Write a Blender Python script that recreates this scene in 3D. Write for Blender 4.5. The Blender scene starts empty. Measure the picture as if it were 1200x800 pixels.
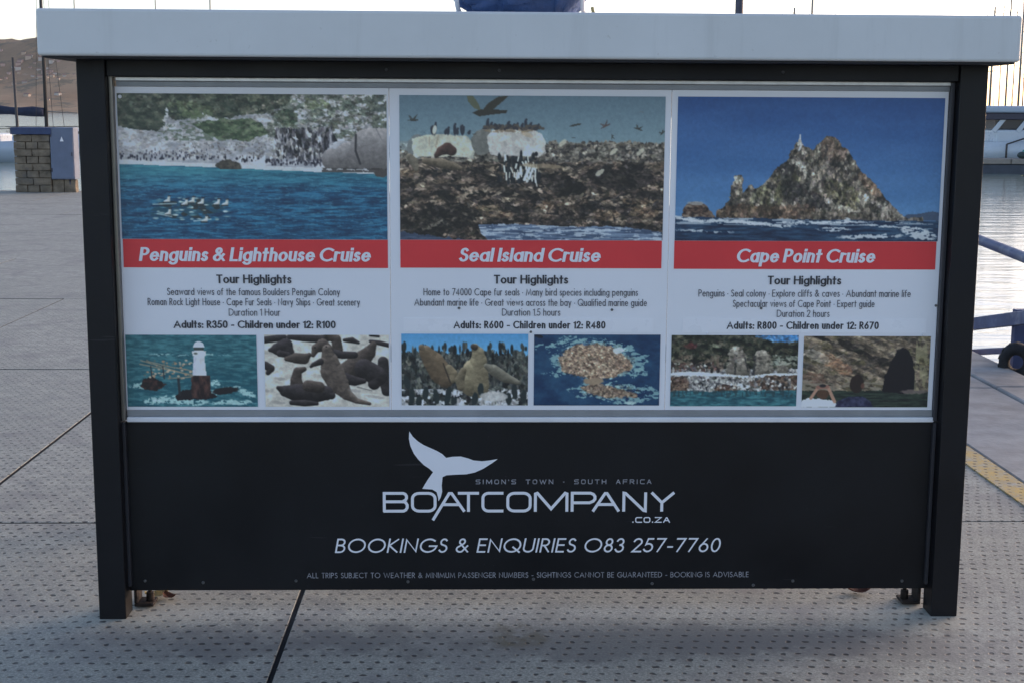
import bpy, bmesh, math, random
import numpy as np
from mathutils import Vector, Matrix
rad = math.radians
random.seed(7)
scn = bpy.context.scene
COL = scn.collection

# ------------------------------------------------------------------ camera, sky, sun, exposure
cam_d = bpy.data.cameras.new("camera")
cam = bpy.data.objects.new("camera", cam_d); COL.objects.link(cam)
scn.camera = cam
cam_d.sensor_width = 36.0
cam_d.lens = 36.0 * 1648.8 / 1200.0
cam_d.clip_start = 0.1
cam_d.clip_end = 20000
_p, _y, _r = rad(9.195), rad(1.493), rad(0.336)
_f = Vector((math.sin(_y) * math.cos(_p), math.cos(_y) * math.cos(_p), -math.sin(_p)))
_r0 = Vector((math.cos(_y), -math.sin(_y), 0)); _u0 = _r0.cross(_f)
_rt = math.cos(_r) * _r0 + math.sin(_r) * _u0
_up = -math.sin(_r) * _r0 + math.cos(_r) * _u0
cam.matrix_world = Matrix(((_rt.x, _up.x, -_f.x, 1.1246), (_rt.y, _up.y, -_f.y, -4.054), (_rt.z, _up.z, -_f.z, 1.5), (0, 0, 0, 1)))

SUN_EL, SUN_AZ = 12.0, 58.0        # azimuth measured from +y towards +x (beyond the kiosk, to the right)
world = bpy.data.worlds.new("World"); scn.world = world; world.use_nodes = True
wn = world.node_tree; wn.nodes.clear()
sky = wn.nodes.new("ShaderNodeTexSky"); sky.sky_type = 'NISHITA'; sky.sun_disc = False
sky.sun_elevation = rad(SUN_EL); sky.sun_rotation = rad(SUN_AZ)
sky.air_density = .75; sky.dust_density = 1.3; sky.ozone_density = 2.6
bg = wn.nodes.new("ShaderNodeBackground"); bg.inputs[1].default_value = 0.15
wo = wn.nodes.new("ShaderNodeOutputWorld")
tint = wn.nodes.new("ShaderNodeMix"); tint.data_type = 'RGBA'; tint.blend_type = 'MULTIPLY'      # camera white balance
tint.inputs[0].default_value = 1; tint.inputs[7].default_value = (1.37, 1.05, .87, 1)
wn.links.new(sky.outputs[0], tint.inputs[6]); wn.links.new(tint.outputs[2], bg.inputs[0]); wn.links.new(bg.outputs[0], wo.inputs[0])

sun_d = bpy.data.lights.new("sun", 'SUN'); sun_d.energy = 0.5; sun_d.angle = rad(35); sun_d.color = (1, .9, .78)
sun = bpy.data.objects.new("sun", sun_d); COL.objects.link(sun)
_sd = Vector((math.sin(rad(SUN_AZ)) * math.cos(rad(SUN_EL)), math.cos(rad(SUN_AZ)) * math.cos(rad(SUN_EL)), math.sin(rad(SUN_EL))))
sun.rotation_euler = _sd.to_track_quat('Z', 'Y').to_euler(); sun.location = (0, 0, 30)

scn.view_settings.view_transform = 'Standard'; scn.view_settings.look = 'None'
scn.view_settings.gamma = 1.0; scn.view_settings.exposure = 1.52
scn.view_settings.use_curve_mapping = False

# ------------------------------------------------------------------ helpers
def srgb(r, g, b):
    f = lambda c: c / 12.92 if c <= .04045 else ((c + .055) / 1.055) ** 2.4
    return (f(r / 255), f(g / 255), f(b / 255), 1)

class NT:
    def __init__(s, name):
        s.m = bpy.data.materials.new(name); s.m.use_nodes = True
        s.t = s.m.node_tree; s.b = s.t.nodes['Principled BSDF']
    def n(s, typ, **kw):
        o = s.t.nodes.new(typ)
        for k, v in kw.items(): setattr(o, k, v)
        return o
    def l(s, a, b): s.t.links.new(a, b)
    def math(s, op, a, b=None, c=None, clamp=False):
        o = s.n('ShaderNodeMath', operation=op, use_clamp=clamp)
        for i, v in enumerate((a, b, c)):
            if v is None: continue
            if isinstance(v, (int, float)): o.inputs[i].default_value = v
            else: s.l(v, o.inputs[i])
        return o.outputs[0]
    def noise(s, co, scale, det=4, rough=.55, dist=0):
        o = s.n('ShaderNodeTexNoise'); o.inputs['Scale'].default_value = scale
        o.inputs['Detail'].default_value = det; o.inputs['Roughness'].default_value = rough
        o.inputs['Distortion'].default_value = dist
        s.l(co, o.inputs['Vector']); return o.outputs[0]
    def ramp(s, fac, stops):
        o = s.n('ShaderNodeValToRGB'); e = o.color_ramp.elements
        while len(e) < len(stops): e.new(.5)
        for i, (p, c) in enumerate(stops):
            e[i].position = p; e[i].color = c if len(c) == 4 else (*c, 1)
        s.l(fac, o.inputs[0]); return o.outputs[0]
    def mix(s, fac, a, b, mode='MIX'):
        o = s.n('ShaderNodeMix', data_type='RGBA', blend_type=mode)
        if isinstance(fac, (int, float)): o.inputs[0].default_value = fac
        else: s.l(fac, o.inputs[0])
        for i, v in ((6, a), (7, b)):
            if isinstance(v, tuple): o.inputs[i].default_value = v if len(v) == 4 else (*v, 1)
            else: s.l(v, o.inputs[i])
        return o.outputs[2]
    def bump(s, h, strength=.3, dist=.01):
        o = s.n('ShaderNodeBump'); o.inputs['Strength'].default_value = strength
        o.inputs['Distance'].default_value = dist
        s.l(h, o.inputs['Height']); s.l(o.outputs[0], s.b.inputs['Normal'])
    def pos(s):
        return s.n('ShaderNodeNewGeometry').outputs['Position']
    def obj(s):
        return s.n('ShaderNodeTexCoord').outputs['Object']
    def maprange(s, v, a, b, c=0., d=1.):
        o = s.n('ShaderNodeMapRange'); s.l(v, o.inputs[0])
        for i, x in enumerate((a, b, c, d)): o.inputs[i + 1].default_value = x
        return o.outputs[0]

MATS = {}
def mat(name, col, rough=.6, metal=0., var=.15, scale=12., bump=.15, bd=.002, spec=.5, dirt=None):
    """painted / plain surface with mottled colour, uneven gloss and fine relief"""
    if name in MATS: return MATS[name]
    t = NT(name); co = t.pos()
    n1 = t.noise(co, scale, 5); n2 = t.noise(co, scale * 7, 3)
    c = tuple(col[:3])
    lo = tuple(x * (1 - var) for x in c); hi = tuple(min(1, x * (1 + var)) for x in c)
    colr = t.ramp(n1, [(.3, lo), (.7, hi)])
    if dirt:
        m = t.maprange(t.noise(co, scale * .35, 6, .65), .52, .72)
        colr = t.mix(m, colr, tuple(dirt))
    t.l(colr, t.b.inputs['Base Color'])
    t.l(t.maprange(n2, .2, .8, max(.02, rough - .08), min(1, rough + .08)), t.b.inputs['Roughness'])
    t.b.inputs['Metallic'].default_value = metal
    t.b.inputs['Specular IOR Level'].default_value = spec
    if bump: t.bump(n2, bump, bd)
    MATS[name] = t.m; return t.m

def link(o, parent=None):
    COL.objects.link(o)
    if parent is not None: o.parent = parent
    return o
def tag(o, label=None, cat=None, group=None, kind=None):
    if label: o['label'] = label
    if cat: o['category'] = cat
    if group: o['group'] = group
    if kind: o['kind'] = kind
    return o
def empty(name, loc=(0, 0, 0), **kw):
    o = bpy.data.objects.new(name, None); link(o); o.location = loc; o.empty_display_size = .1
    return tag(o, **kw)
def copy_tree(o, parent=None):
    c = o.copy(); COL.objects.link(c); c.parent = parent
    for ch in list(o.children): copy_tree(ch, c)
    return c
def from_bm(name, bm, m, parent=None, smooth=False):
    me = bpy.data.meshes.new(name); bm.normal_update(); bm.to_mesh(me); bm.free()
    if smooth:
        for p in me.polygons: p.use_smooth = True
    me.materials.append(m)
    return link(bpy.data.objects.new(name, me), parent)
def add_box(bm, x0, x1, y0, y1, z0, z1, bev=0, seg=2, rot=None, piv=None):
    r = bmesh.ops.create_cube(bm, size=1)
    vs = r['verts']
    for v in vs:
        v.co = Vector(((x0 + x1) / 2 + v.co.x * (x1 - x0), (y0 + y1) / 2 + v.co.y * (y1 - y0), (z0 + z1) / 2 + v.co.z * (z1 - z0)))
    if bev:
        es = list({e for v in vs for e in v.link_edges})
        g = bmesh.ops.bevel(bm, geom=es, offset=bev, segments=seg, profile=.5, affect='EDGES')
        vs = list({v for f in g['faces'] for v in f.verts} | {v for v in vs if v.is_valid})
    if rot is not None:
        bmesh.ops.rotate(bm, verts=vs, cent=piv, matrix=rot)
    return vs
def box(name, x0, x1, y0, y1, z0, z1, m, parent=None, bev=.002, seg=2):
    bm = bmesh.new(); add_box(bm, x0, x1, y0, y1, z0, z1, bev, seg)
    return from_bm(name, bm, m, parent)
def add_tube(bm, pts, r, n=8, cap=True):
    pts = [Vector(p) for p in pts]; rs = r if isinstance(r, (list, tuple)) else [r] * len(pts)
    rings = []
    for i, p in enumerate(pts):
        d = (pts[min(i + 1, len(pts) - 1)] - pts[max(i - 1, 0)]).normalized()
        a = d.cross(Vector((0, 0, 1)) if abs(d.z) < .9 else Vector((1, 0, 0))).normalized(); b = d.cross(a)
        rings.append([bm.verts.new(p + rs[i] * (math.cos(t) * a + math.sin(t) * b)) for t in (2 * math.pi * k / n for k in range(n))])
    for A, B in zip(rings, rings[1:]):
        for k in range(n): bm.faces.new((A[k], A[(k + 1) % n], B[(k + 1) % n], B[k])).smooth = True
    if cap: bm.faces.new(rings[0][::-1]); bm.faces.new(rings[-1])
def tube(name, pts, r, m, parent=None, n=8):
    bm = bmesh.new(); add_tube(bm, pts, r, n)
    return from_bm(name, bm, m, parent)

# ------------------------------------------------------------------ materials
def roof_material():
    t = NT('white_painted_fascia'); P = t.pos()
    mp = t.n('ShaderNodeMapping'); mp.inputs['Scale'].default_value = (14, 14, 1.1); t.l(P, mp.inputs[0])
    st = t.noise(mp.outputs[0], 1., 5, .7); n = t.noise(P, 3.5, 6, .6); sp = t.noise(P, 60, 3, .7)
    c = t.ramp(n, [(.3, (.575, .59, .59)), (.7, (.635, .65, .65))])
    c = t.mix(t.maprange(st, .56, .74, 0., .32), c, (.44, .45, .44))
    c = t.mix(t.maprange(sp, .68, .74, 0., .35), c, (.36, .35, .32))
    t.l(c, t.b.inputs['Base Color']); t.l(t.maprange(n, .3, .7, .35, .5), t.b.inputs['Roughness']); t.bump(t.noise(P, 2.2, 3, .5), .25, .01)
    return t.m
def dusty_black(name, c0, c1, rough):
    """black coat with salt bloom, rubbed patches and a few hairline scratches"""
    t = NT(name); P = t.pos(); n = t.noise(P, 3., 6, .62); f = t.noise(P, 90, 3, .75)
    mp = t.n('ShaderNodeMapping'); mp.inputs['Scale'].default_value = (3, 3, 60); mp.inputs['Rotation'].default_value = (0, .5, 0); t.l(P, mp.inputs[0])
    sc = t.noise(mp.outputs[0], 1.4, 2, .4, 1.2)
    c = t.ramp(n, [(.3, c0), (.72, c1)])
    c = t.mix(t.math('MULTIPLY', t.maprange(f, .66, .74, 0., .5), t.maprange(n, .45, .6)), c, (.045, .046, .055))
    c = t.mix(t.maprange(sc, .755, .775, 0., .35), c, (.05, .05, .055))
    t.l(c, t.b.inputs['Base Color']); t.l(t.maprange(n, .3, .7, rough - .06, rough + .10), t.b.inputs['Roughness'])
    t.b.inputs['Specular IOR Level'].default_value = .28; t.bump(n, .08, .004)
    return t.m
def deck_material(name, paint=None):
    """anti-slip concrete: staggered punched dimples, stains, wear"""
    t = NT(name); P = t.pos()
    warp = t.n('ShaderNodeTexNoise'); warp.inputs['Scale'].default_value = 1.1; warp.inputs['Detail'].default_value = 2
    t.l(P, warp.inputs['Vector'])
    wv = t.n('ShaderNodeVectorMath', operation='MULTIPLY_ADD'); t.l(warp.outputs['Color'], wv.inputs[0])
    wv.inputs[1].default_value = (.07, .06, 0); t.l(P, wv.inputs[2])
    jit = t.n('ShaderNodeTexNoise'); jit.inputs['Scale'].default_value = 26; jit.inputs['Detail'].default_value = 1
    t.l(P, jit.inputs['Vector'])
    wv2 = t.n('ShaderNodeVectorMath', operation='MULTIPLY_ADD'); t.l(jit.outputs['Color'], wv2.inputs[0])
    wv2.inputs[1].default_value = (.020, .020, 0); t.l(wv.outputs[0], wv2.inputs[2])
    sp = t.n('ShaderNodeSeparateXYZ'); t.l(wv2.outputs[0], sp.inputs[0])
    a, b = .047, .043
    yy = t.math('DIVIDE', sp.outputs[1], a); row = t.math('FLOOR', yy)
    xx = t.math('SUBTRACT', t.math('DIVIDE', sp.outputs[0], b), t.math('MULTIPLY', row, .36))
    col = t.math('FLOOR', xx)
    u = t.math('MULTIPLY', t.math('SUBTRACT', t.math('SUBTRACT', xx, col), .5), b)
    v = t.math('MULTIPLY', t.math('SUBTRACT', t.math('SUBTRACT', yy, row), .5), a)
    cell = t.n('ShaderNodeCombineXYZ'); t.l(col, cell.inputs[0]); t.l(row, cell.inputs[1])
    wn_ = t.n('ShaderNodeTexWhiteNoise', noise_dimensions='2D'); t.l(cell.outputs[0], wn_.inputs['Vector'])
    rnd = wn_.outputs[0]
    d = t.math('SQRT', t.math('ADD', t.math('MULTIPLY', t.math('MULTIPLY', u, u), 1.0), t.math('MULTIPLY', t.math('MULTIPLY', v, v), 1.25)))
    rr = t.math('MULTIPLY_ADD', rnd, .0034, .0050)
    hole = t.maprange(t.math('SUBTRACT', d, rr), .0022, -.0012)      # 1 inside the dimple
    fine = t.noise(P, 120, 4, .75); mid = t.noise(P, 11, 7, .72); big = t.noise(P, .9, 5, .6); blot = t.noise(P, 2.6, 7, .7, .4)
    base = t.ramp(mid, [(.36, (.20, .200, .176)), (.5, (.32, .318, .275)), (.63, (.43, .425, .367))])
    base = t.mix(t.maprange(big, .35, .7, 0., .8), base, (.26, .262, .224), 'MIX')
    base = t.mix(t.math('MULTIPLY', t.maprange(fine, .5, .62), .6), base, (.47, .465, .41))
    base = t.mix(t.math('MULTIPLY', t.maprange(fine, .5, .38), .6), base, (.16, .152, .148))
    st = t.maprange(blot, .50, .66, 0., .6)
    base = t.mix(st, base, (.19, .18, .175))
    # darker and paler patches with broken outlines along the front of the kiosk
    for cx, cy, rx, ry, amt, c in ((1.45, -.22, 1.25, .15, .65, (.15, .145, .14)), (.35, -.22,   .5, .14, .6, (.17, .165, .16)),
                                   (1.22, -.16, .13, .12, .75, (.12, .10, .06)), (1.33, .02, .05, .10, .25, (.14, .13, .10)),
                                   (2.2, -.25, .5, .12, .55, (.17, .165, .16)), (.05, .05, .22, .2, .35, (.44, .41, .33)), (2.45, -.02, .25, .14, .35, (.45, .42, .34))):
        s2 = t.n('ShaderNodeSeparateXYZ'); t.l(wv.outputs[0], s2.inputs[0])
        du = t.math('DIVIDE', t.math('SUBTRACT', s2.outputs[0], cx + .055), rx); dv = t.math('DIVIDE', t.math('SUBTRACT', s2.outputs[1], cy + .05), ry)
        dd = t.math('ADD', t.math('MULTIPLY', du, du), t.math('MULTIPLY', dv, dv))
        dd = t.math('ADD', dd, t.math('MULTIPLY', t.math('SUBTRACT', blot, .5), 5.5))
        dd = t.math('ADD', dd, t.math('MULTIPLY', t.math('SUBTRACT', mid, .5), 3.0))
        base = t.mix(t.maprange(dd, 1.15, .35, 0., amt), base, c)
    sy = t.n('ShaderNodeSeparateXYZ'); t.l(P, sy.inputs[0])          # painted dimple shade weakens towards the far end of the quay
    fade = t.math('MULTIPLY', t.maprange(sy.outputs[1], .8, 7., 1., .22), t.maprange(t.noise(P, 3.1, 5, .6), .36, .55, .6, 1.))
    if paint:
        worn = t.maprange(t.math('ADD', t.math('MULTIPLY', mid, .7), t.math('MULTIPLY', fine, .5)), .72, .5)
        base = t.mix(t.math('MULTIPLY', worn, .93), base, paint)
    base = t.mix(t.math('MULTIPLY', t.math('MULTIPLY', hole, fade), t.maprange(mid, .2, .7, 1., .8)), base, (.022, .022, .025))  # shade of the dimple hollows, put straight into the colour
    t.l(base, t.b.inputs['Base Color'])
    t.l(t.maprange(mid, .3, .7, .62, .85), t.b.inputs['Roughness'])
    t.b.inputs['Specular IOR Level'].default_value = .3
    h = t.math('SUBTRACT', t.math('MULTIPLY', fine, .18), hole)
    t.bump(h, .7, .004)
    MATS[name] = t.m; return t.m
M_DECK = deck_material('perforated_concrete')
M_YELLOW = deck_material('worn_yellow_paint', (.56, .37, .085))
M_JOINT = mat('joint_dirt_shade', (.018, .018, .02), .9, var=.4)
M_COPING = mat('coping_concrete', (.27, .27, .265), .8, var=.25, scale=5, bump=.5, bd=.004, dirt=(.16, .16, .16))
M_BLACK = dusty_black('black_powder_coat', (.0036, .0036, .0055), (.0085, .0085, .0110), .45)
M_PANEL = dusty_black('black_vinyl_board', (.0036, .0038, .0055), (.0078, .0080, .0100), .42)
M_ROOF = roof_material()
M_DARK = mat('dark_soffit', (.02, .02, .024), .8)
M_ALU = mat('brushed_aluminium', (.50, .50, .50), .38, metal=.75, var=.1, scale=30, bump=.08)
M_ALUW = mat('white_aluminium_lip', (.74, .74, .76), .35, var=.05)
M_GROOVE = mat('grey_profile_groove', (.26, .27, .28), .5, metal=.3, var=.1)
M_STRIP = mat('dull_inner_profile', (.20, .19, .175), .35, metal=.8, var=.1, scale=3, bump=0)
M_DSTRIP = mat('dark_inner_profile', (.040, .040, .048), .4, metal=.3, var=.1, scale=3, bump=0)
M_SHEET = mat('white_poster_sheet', (.80, .80, .83), .36, var=.015, scale=3, bump=.02)
M_STICK = mat('white_price_sticker', (.83, .83, .86), .30, var=.01, scale=3, bump=.02)
M_RED = mat('red_print', (.72, .042, .048), .36, var=.04, scale=6, bump=.02)
M_WPRINT = mat('white_print', (.80, .80, .84), .4, var=.01, bump=0)
M_KPRINT = mat('black_print', (.035, .035, .045), .4, var=.05, bump=0)
M_GPRINT = mat('charcoal_print', (.085, .085, .10), .4, var=.05, bump=0)
M_DIMPRINT = mat('faded_white_print', (.30, .30, .33), .45, var=.35, scale=60, bump=0)
M_SCREW = mat('galvanised_screw', (.14, .14, .14), .4, metal=.6)
M_RUST = mat('rusty_steel', (.035, .024, .020), .85, metal=.3, var=.5, scale=60, bump=.6, dirt=(.012, .011, .012))
M_BLUERAIL = mat('chipped_blue_paint', (.055, .075, .16), .5, var=.2, scale=9, bump=.25, dirt=(.24, .26, .32))
M_BLUEPOST = mat('dark_blue_paint', (.030, .045, .13), .5, var=.25, scale=6, bump=.2)
M_TARP = mat('blue_tarpaulin', (.045, .09, .22), .5, var=.45, scale=6, bump=.5, bd=.01)
M_ROPE = mat('black_rope', (.015, .015, .018), .85, var=.3, scale=50, bump=.8)
M_STONE = mat('pillar_block', (.17, .138, .10), .95, var=.45, scale=7, bump=.8, bd=.01, dirt=(.12, .11, .10))
M_MORTAR = mat('mortar', (.12, .10, .08), .95, var=.3)
M_CAP = mat('navy_cap_paint', (.030, .05, .12), .6, var=.15)
M_CABINET = mat('blue_grey_cabinet', (.125, .155, .225), .6, var=.12, scale=4, bump=.05)
M_STEEL = mat('grey_steel_pole', (.06, .06, .085), .5, metal=.4)
M_HULL = mat('white_gelcoat', (.52, .57, .62), .3, var=.05, scale=1)
M_HULLB = mat('pale_blue_gelcoat', (.38, .46, .56), .35, var=.05, scale=1)
M_NAVY = mat('navy_canvas', (.02, .028, .06), .8, var=.2, scale=5, bump=.3)
M_MAROON = mat('antifoul_band', (.10, .05, .07), .6, var=.1)
M_TEAL = mat('teal_canvas', (.05, .26, .26), .8, var=.15)
M_GLASS = mat('smoked_window', (.02, .03, .045), .1, var=.05, bump=0)
M_MAST = mat('mast_aluminium', (.24, .225, .20), .5, metal=.3)
M_DMAST = mat('dark_mast', (.05, .045, .045), .6)
M_WOOD = mat('pontoon_timber', (.26, .23, .20), .85, var=.2, scale=3)
M_FLOAT = mat('pontoon_float', (.06, .07, .09), .8, var=.2, scale=3)
M_PINK = mat('pink_buoy', (.55, .28, .30), .5)
M_LEAF = mat('dry_leaf', (.42, .34, .16), .8, var=.3, scale=60)
M_LEAFR = mat('red_brown_leaf', (.12, .05, .035), .8, var=.3, scale=60)

# water
t = NT('harbour_water'); P = t.pos()
mp = t.n('ShaderNodeMapping'); mp.inputs['Scale'].default_value = (.5, 1.6, 1); t.l(P, mp.inputs[0])
w1 = t.noise(mp.outputs[0], .9, 4, .5, .3); w2 = t.noise(mp.outputs[0], 5., 3, .5)
t.b.inputs['Base Color'].default_value = (.17, .21, .18, 1); t.b.inputs['Roughness'].default_value = .12
t.b.inputs['IOR'].default_value = 1.34
t.bump(t.math('ADD', w1, t.math('MULTIPLY', w2, .15)), .22, .14)
M_WATER = t.m
# hillside
t = NT('scrub_hillside'); P = t.pos()
n1 = t.noise(P, .006, 7, .6); n2 = t.noise(P, .022, 8, .75)
c = t.ramp(n1, [(.3, (.19, .135, .085)), (.5, (.30, .205, .13)), (.7, (.42, .29, .18))])
c = t.mix(t.maprange(n2, .50, .58, 0., .8), c, (.12, .115, .085))
c = t.mix(t.maprange(n2, .36, .28, 0., .6), c, (.42, .34, .27))
t.l(c, t.b.inputs['Base Color']); t.b.inputs['Roughness'].default_value = 1
t.b.inputs['Specular IOR Level'].default_value = .1
M_HILL = t.m
# printed photograph (colours carried by the mesh's points)
t = NT('printed_photograph'); at = t.n('ShaderNodeAttribute'); at.attribute_name = 'ink'
t.l(at.outputs[0], t.b.inputs['Base Color']); t.b.inputs['Roughness'].default_value = .34
M_PHOTO = t.m

# ------------------------------------------------------------------ setting
X0D, X1D = -24.0, 3.39
ROWS = [-5.29 + 3.15 * k for k in range(10)]      # joints across the deck
Y_END = 22.9
WZ = -1.2
deck = box('quay_deck', X0D, 4.30, -9, Y_END, -3.0, -.008, M_JOINT, None, 0)
tag(deck, 'grey perforated concrete deck of the quay', kind='structure')
def slab_mesh(w, d):
    bm = bmesh.new(); add_box(bm, .0075, w - .0075, .0075, d - .0075, -.2, 0, .002, 1)
    bm.normal_update()
    for f in bm.faces: f.material_index = 0 if f.normal.z > .5 else 1  # slab sides dark: joint dirt plus shade put into the colour
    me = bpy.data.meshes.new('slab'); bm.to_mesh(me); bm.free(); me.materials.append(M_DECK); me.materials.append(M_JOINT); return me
cache = {}
def slab(x0, x1, y0, y1, dz):
    k = (round(x1 - x0, 3), round(y1 - y0, 3))
    if k not in cache: cache[k] = slab_mesh(*k)
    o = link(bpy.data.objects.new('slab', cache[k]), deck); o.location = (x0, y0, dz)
ys = [-8.44] + ROWS + [Y_END]
for i in range(len(ys) - 1):
    y0, y1 = ys[i], ys[i + 1]
    if y1 - y0 < .05: continue
    par = (round((y0 - 1.01) / 3.15)) % 2
    x = .575 + (0 if par else -1.39) - 2.78 * 9
    while x < X1D:
        a, b = max(x, X0D), min(x + 2.78, X1D)
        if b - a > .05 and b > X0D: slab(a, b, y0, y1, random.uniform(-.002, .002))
        x += 2.78
# painted line and coping beside the slabs
yl = tag(box('yellow_line', 3.265, 3.388, -8.4, Y_END - .01, 0, .0055, M_YELLOW, None, 0),
         'worn yellow painted safety line along the coping', kind='structure')
cop = tag(box('quay_coping', 3.40, 4.29, -9, Y_END, -.3, -.012, M_JOINT, None, 0), 'smooth grey concrete coping along the quay edge', kind='structure')
y = -8.4; k = 0
while y < Y_END - .1:
    y1 = min(y + 2.4, Y_END)
    box('coping_block', 3.402, 4.02, y + .005, y1 - .005, -.15, .004 + random.uniform(-.001, .001), M_COPING, cop, .006, 1)
    box('edge_stone', 4.03, 4.33, y + .005, y1 - .005, -.4, .012, M_COPING, cop, .014, 2)
    y = y1
# water sheet
bm = bmesh.new()
vs = [bm.verts.new(p) for p in ((-9000, -3000, WZ), (9000, -3000, WZ), (9000, 14000, WZ), (-9000, 14000, WZ))]
bm.faces.new(vs)
tag(from_bm('harbour_water', bm, M_WATER), 'pale calm harbour water', kind='structure')

# hills: one displaced sheet rising from the far shore
rng = np.random.default_rng(3)
def vnoise(X, Y, seed):
    r = np.random.default_rng(seed).random((64, 64))
    xi = np.floor(X).astype(int); yi = np.floor(Y).astype(int); fx = X - xi; fy = Y - yi
    fx = fx * fx * (3 - 2 * fx); fy = fy * fy * (3 - 2 * fy)
    g = lambda i, j: r[j % 64, i % 64]
    return (g(xi, yi) * (1 - fx) + g(xi + 1, yi) * fx) * (1 - fy) + (g(xi, yi + 1) * (1 - fx) + g(xi + 1, yi + 1) * fx) * fy
def fbm(X, Y, seed, octv=5, gain=.5):
    s = 0; a = 1; n = 0
    for k in range(octv):
        s = s + a * vnoise(X * 2 ** k + 7.3 * k, Y * 2 ** k + 3.1 * k, seed + k); n += a; a *= gain
    return s / n
nx, ny = 420, 110
gx = np.linspace(-3400, 2600, nx); gy = np.linspace(1750, 4300, ny)
GX, GY = np.meshgrid(gx, gy)
def ridge(x):
    return np.interp(x, [-3400, -1800, -1100, -830, -700, -400, 0, 400, 900, 1500, 2600], [175, 160, 132, 119, 131, 122, 85, 45, 15, 10, 8])
def hill_z(X, Y):
    s = np.clip((Y - 1780) / 760, 0, 1); s = s * s * (3 - 2 * s) ** 1.0
    n = fbm(X / 260, Y / 260, 11, 6, .55)
    back = 1 + .25 * np.clip((Y - 2500) / 1500, 0, 1)
    return WZ - 2 + s * (ridge(X * 2500 / np.maximum(Y, 2500)) * back * (.80 + .32 * n)) + ((n - .5) * 30 + (fbm(X / 70, Y / 70, 31, 4, .6) - .5) * 16) * np.minimum(1, s * 3)
GZ = hill_z(GX, GY)
verts = np.stack([GX, GY, GZ], -1).reshape(-1, 3)
idx = np.arange(nx * ny).reshape(ny, nx)
F = np.stack([idx[:-1, :-1], idx[:-1, 1:], idx[1:, 1:], idx[1:, :-1]], -1).reshape(-1, 4)
me = bpy.data.meshes.new('hills'); me.from_pydata(verts.tolist(), [], F.tolist())
for p in me.polygons: p.use_smooth = True
me.materials.append(M_HILL)
tag(link(bpy.data.objects.new('hills', me)), 'brown scrubby hillside across the bay', kind='structure')

# houses of the far town
HM = [mat('house_white', (.52, .47, .42), .8), mat('house_cream', (.48, .37, .28), .8), mat('house_pink', (.46, .32, .27), .8)]
RM = mat('house_roof', (.20, .12, .10), .8)
hp = []
for k in range(3):
    e = empty('far_house', label='tiny pale house with a dark roof on the brown hillside across the bay', cat='house', group='houses on the far hillside')
    bm = bmesh.new(); add_box(bm, -7, 7, -5, 5, -6, 5); from_bm('wall', bm, HM[k], e)
    bm = bmesh.new()
    v = [bm.verts.new(p) for p in ((-7.6, -5.6, 5), (7.6, -5.6, 5), (7.6, 5.6, 5), (-7.6, 5.6, 5), (-7.6, 0, 8), (7.6, 0, 8))]
    for f in ((0, 1, 5, 4), (2, 3, 4, 5), (0, 4, 3), (1, 2, 5), (3, 2, 1, 0)): bm.faces.new([v[i] for i in f])
    from_bm('roof', bm, RM, e); hp.append(e)
n_h = 0
for k in range(72):
    Y = random.uniform(1960, 2330)
    X = random.uniform(-980, -700) * Y / 2500
    if random.random() < .6: X = random.uniform(-835, -735) * Y / 2500; Y = random.uniform(2130, 2260)
    Z = float(hill_z(np.array([X]), np.array([Y]))[0])
    o = hp[k] if k < 3 else copy_tree(hp[k % 3])
    o.location = (X, Y, Z); o.rotation_euler.z = random.uniform(-.5, .5); s = random.uniform(.3, .62); o.scale = (s, s, s)

# ------------------------------------------------------------------ stroke lettering
def arc(cx, cy, rx, ry, a0, a1, n=None):
    n = n or max(4, int(abs(a1 - a0) / 18))
    return [(cx + rx * math.cos(rad(a0 + (a1 - a0) * i / n)), cy + ry * math.sin(rad(a0 + (a1 - a0) * i / n))) for i in range(n + 1)]
XH = .65
G = {}
def g(ch, w, *st): G[ch] = (w, st)
g('A', .78, [(0, 0), (.39, 1), (.78, 0)], [(.16, .34), (.62, .34)])
g('B', .46, [(0, 0), (0, 1), (.20, 1)] + arc(.20, .765, .21, .235, 90, -90) + [(0, .53)], [(.2, .53)] + arc(.22, .265, .24, .265, 90, -90) + [(0, 0)])
g('C', .74, arc(.46, .5, .46, .5, 52, 308))
g('D', .66, [(0, 0), (0, 1), (.2, 1)] + arc(.2, .5, .46, .5, 90, -90) + [(0, 0)])
g('E', .40, [(.40, 1), (0, 1), (0, 0), (.40, 0)], [(0, .53), (.37, .53)])
g('F', .38, [(.38, 1), (0, 1), (0, 0)], [(0, .52), (.35, .52)])
g('G', .86, arc(.46, .5, .46, .5, 48, 350) + [(.92, .46), (.52, .46)])
g('H', .58, [(0, 0), (0, 1)], [(.58, 0), (.58, 1)], [(0, .53), (.58, .53)])
g('I', .0, [(0, 0), (0, 1)])
g('J', .26, [(.26, 1), (.26, .2)] + arc(.08, .16, .18, .16, 0, -120))
g('K', .52, [(0, 0), (0, 1)], [(.48, 1), (.03, .52), (.52, 0)])
g('L', .36, [(0, 1), (0, 0), (.36, 0)])
g('M', .88, [(0, 0), (.12, 1), (.44, .12), (.76, 1), (.88, 0)])
g('N', .64, [(0, 0), (0, 1), (.64, 0), (.64, 1)])
g('O', .92, arc(.46, .5, .46, .5, 0, 360, 28))
g('P', .44, [(0, 0), (0, 1), (.2, 1)] + arc(.2, .74, .24, .26, 90, -90) + [(0, .48)])
g('Q', .92, arc(.46, .5, .46, .5, 0, 360, 28), [(.52, .36), (.92, -.02)])
g('R', .46, [(0, 0), (0, 1), (.18, 1)] + arc(.18, .745, .23, .255, 90, -90) + [(0, .49)], [(.17, .49), (.46, 0)])
g('S', .42, arc(.22, .77, .17, .23, 35, 230, 10) + arc(.22, .26, .21, .26, 65, -150, 12))
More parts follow.
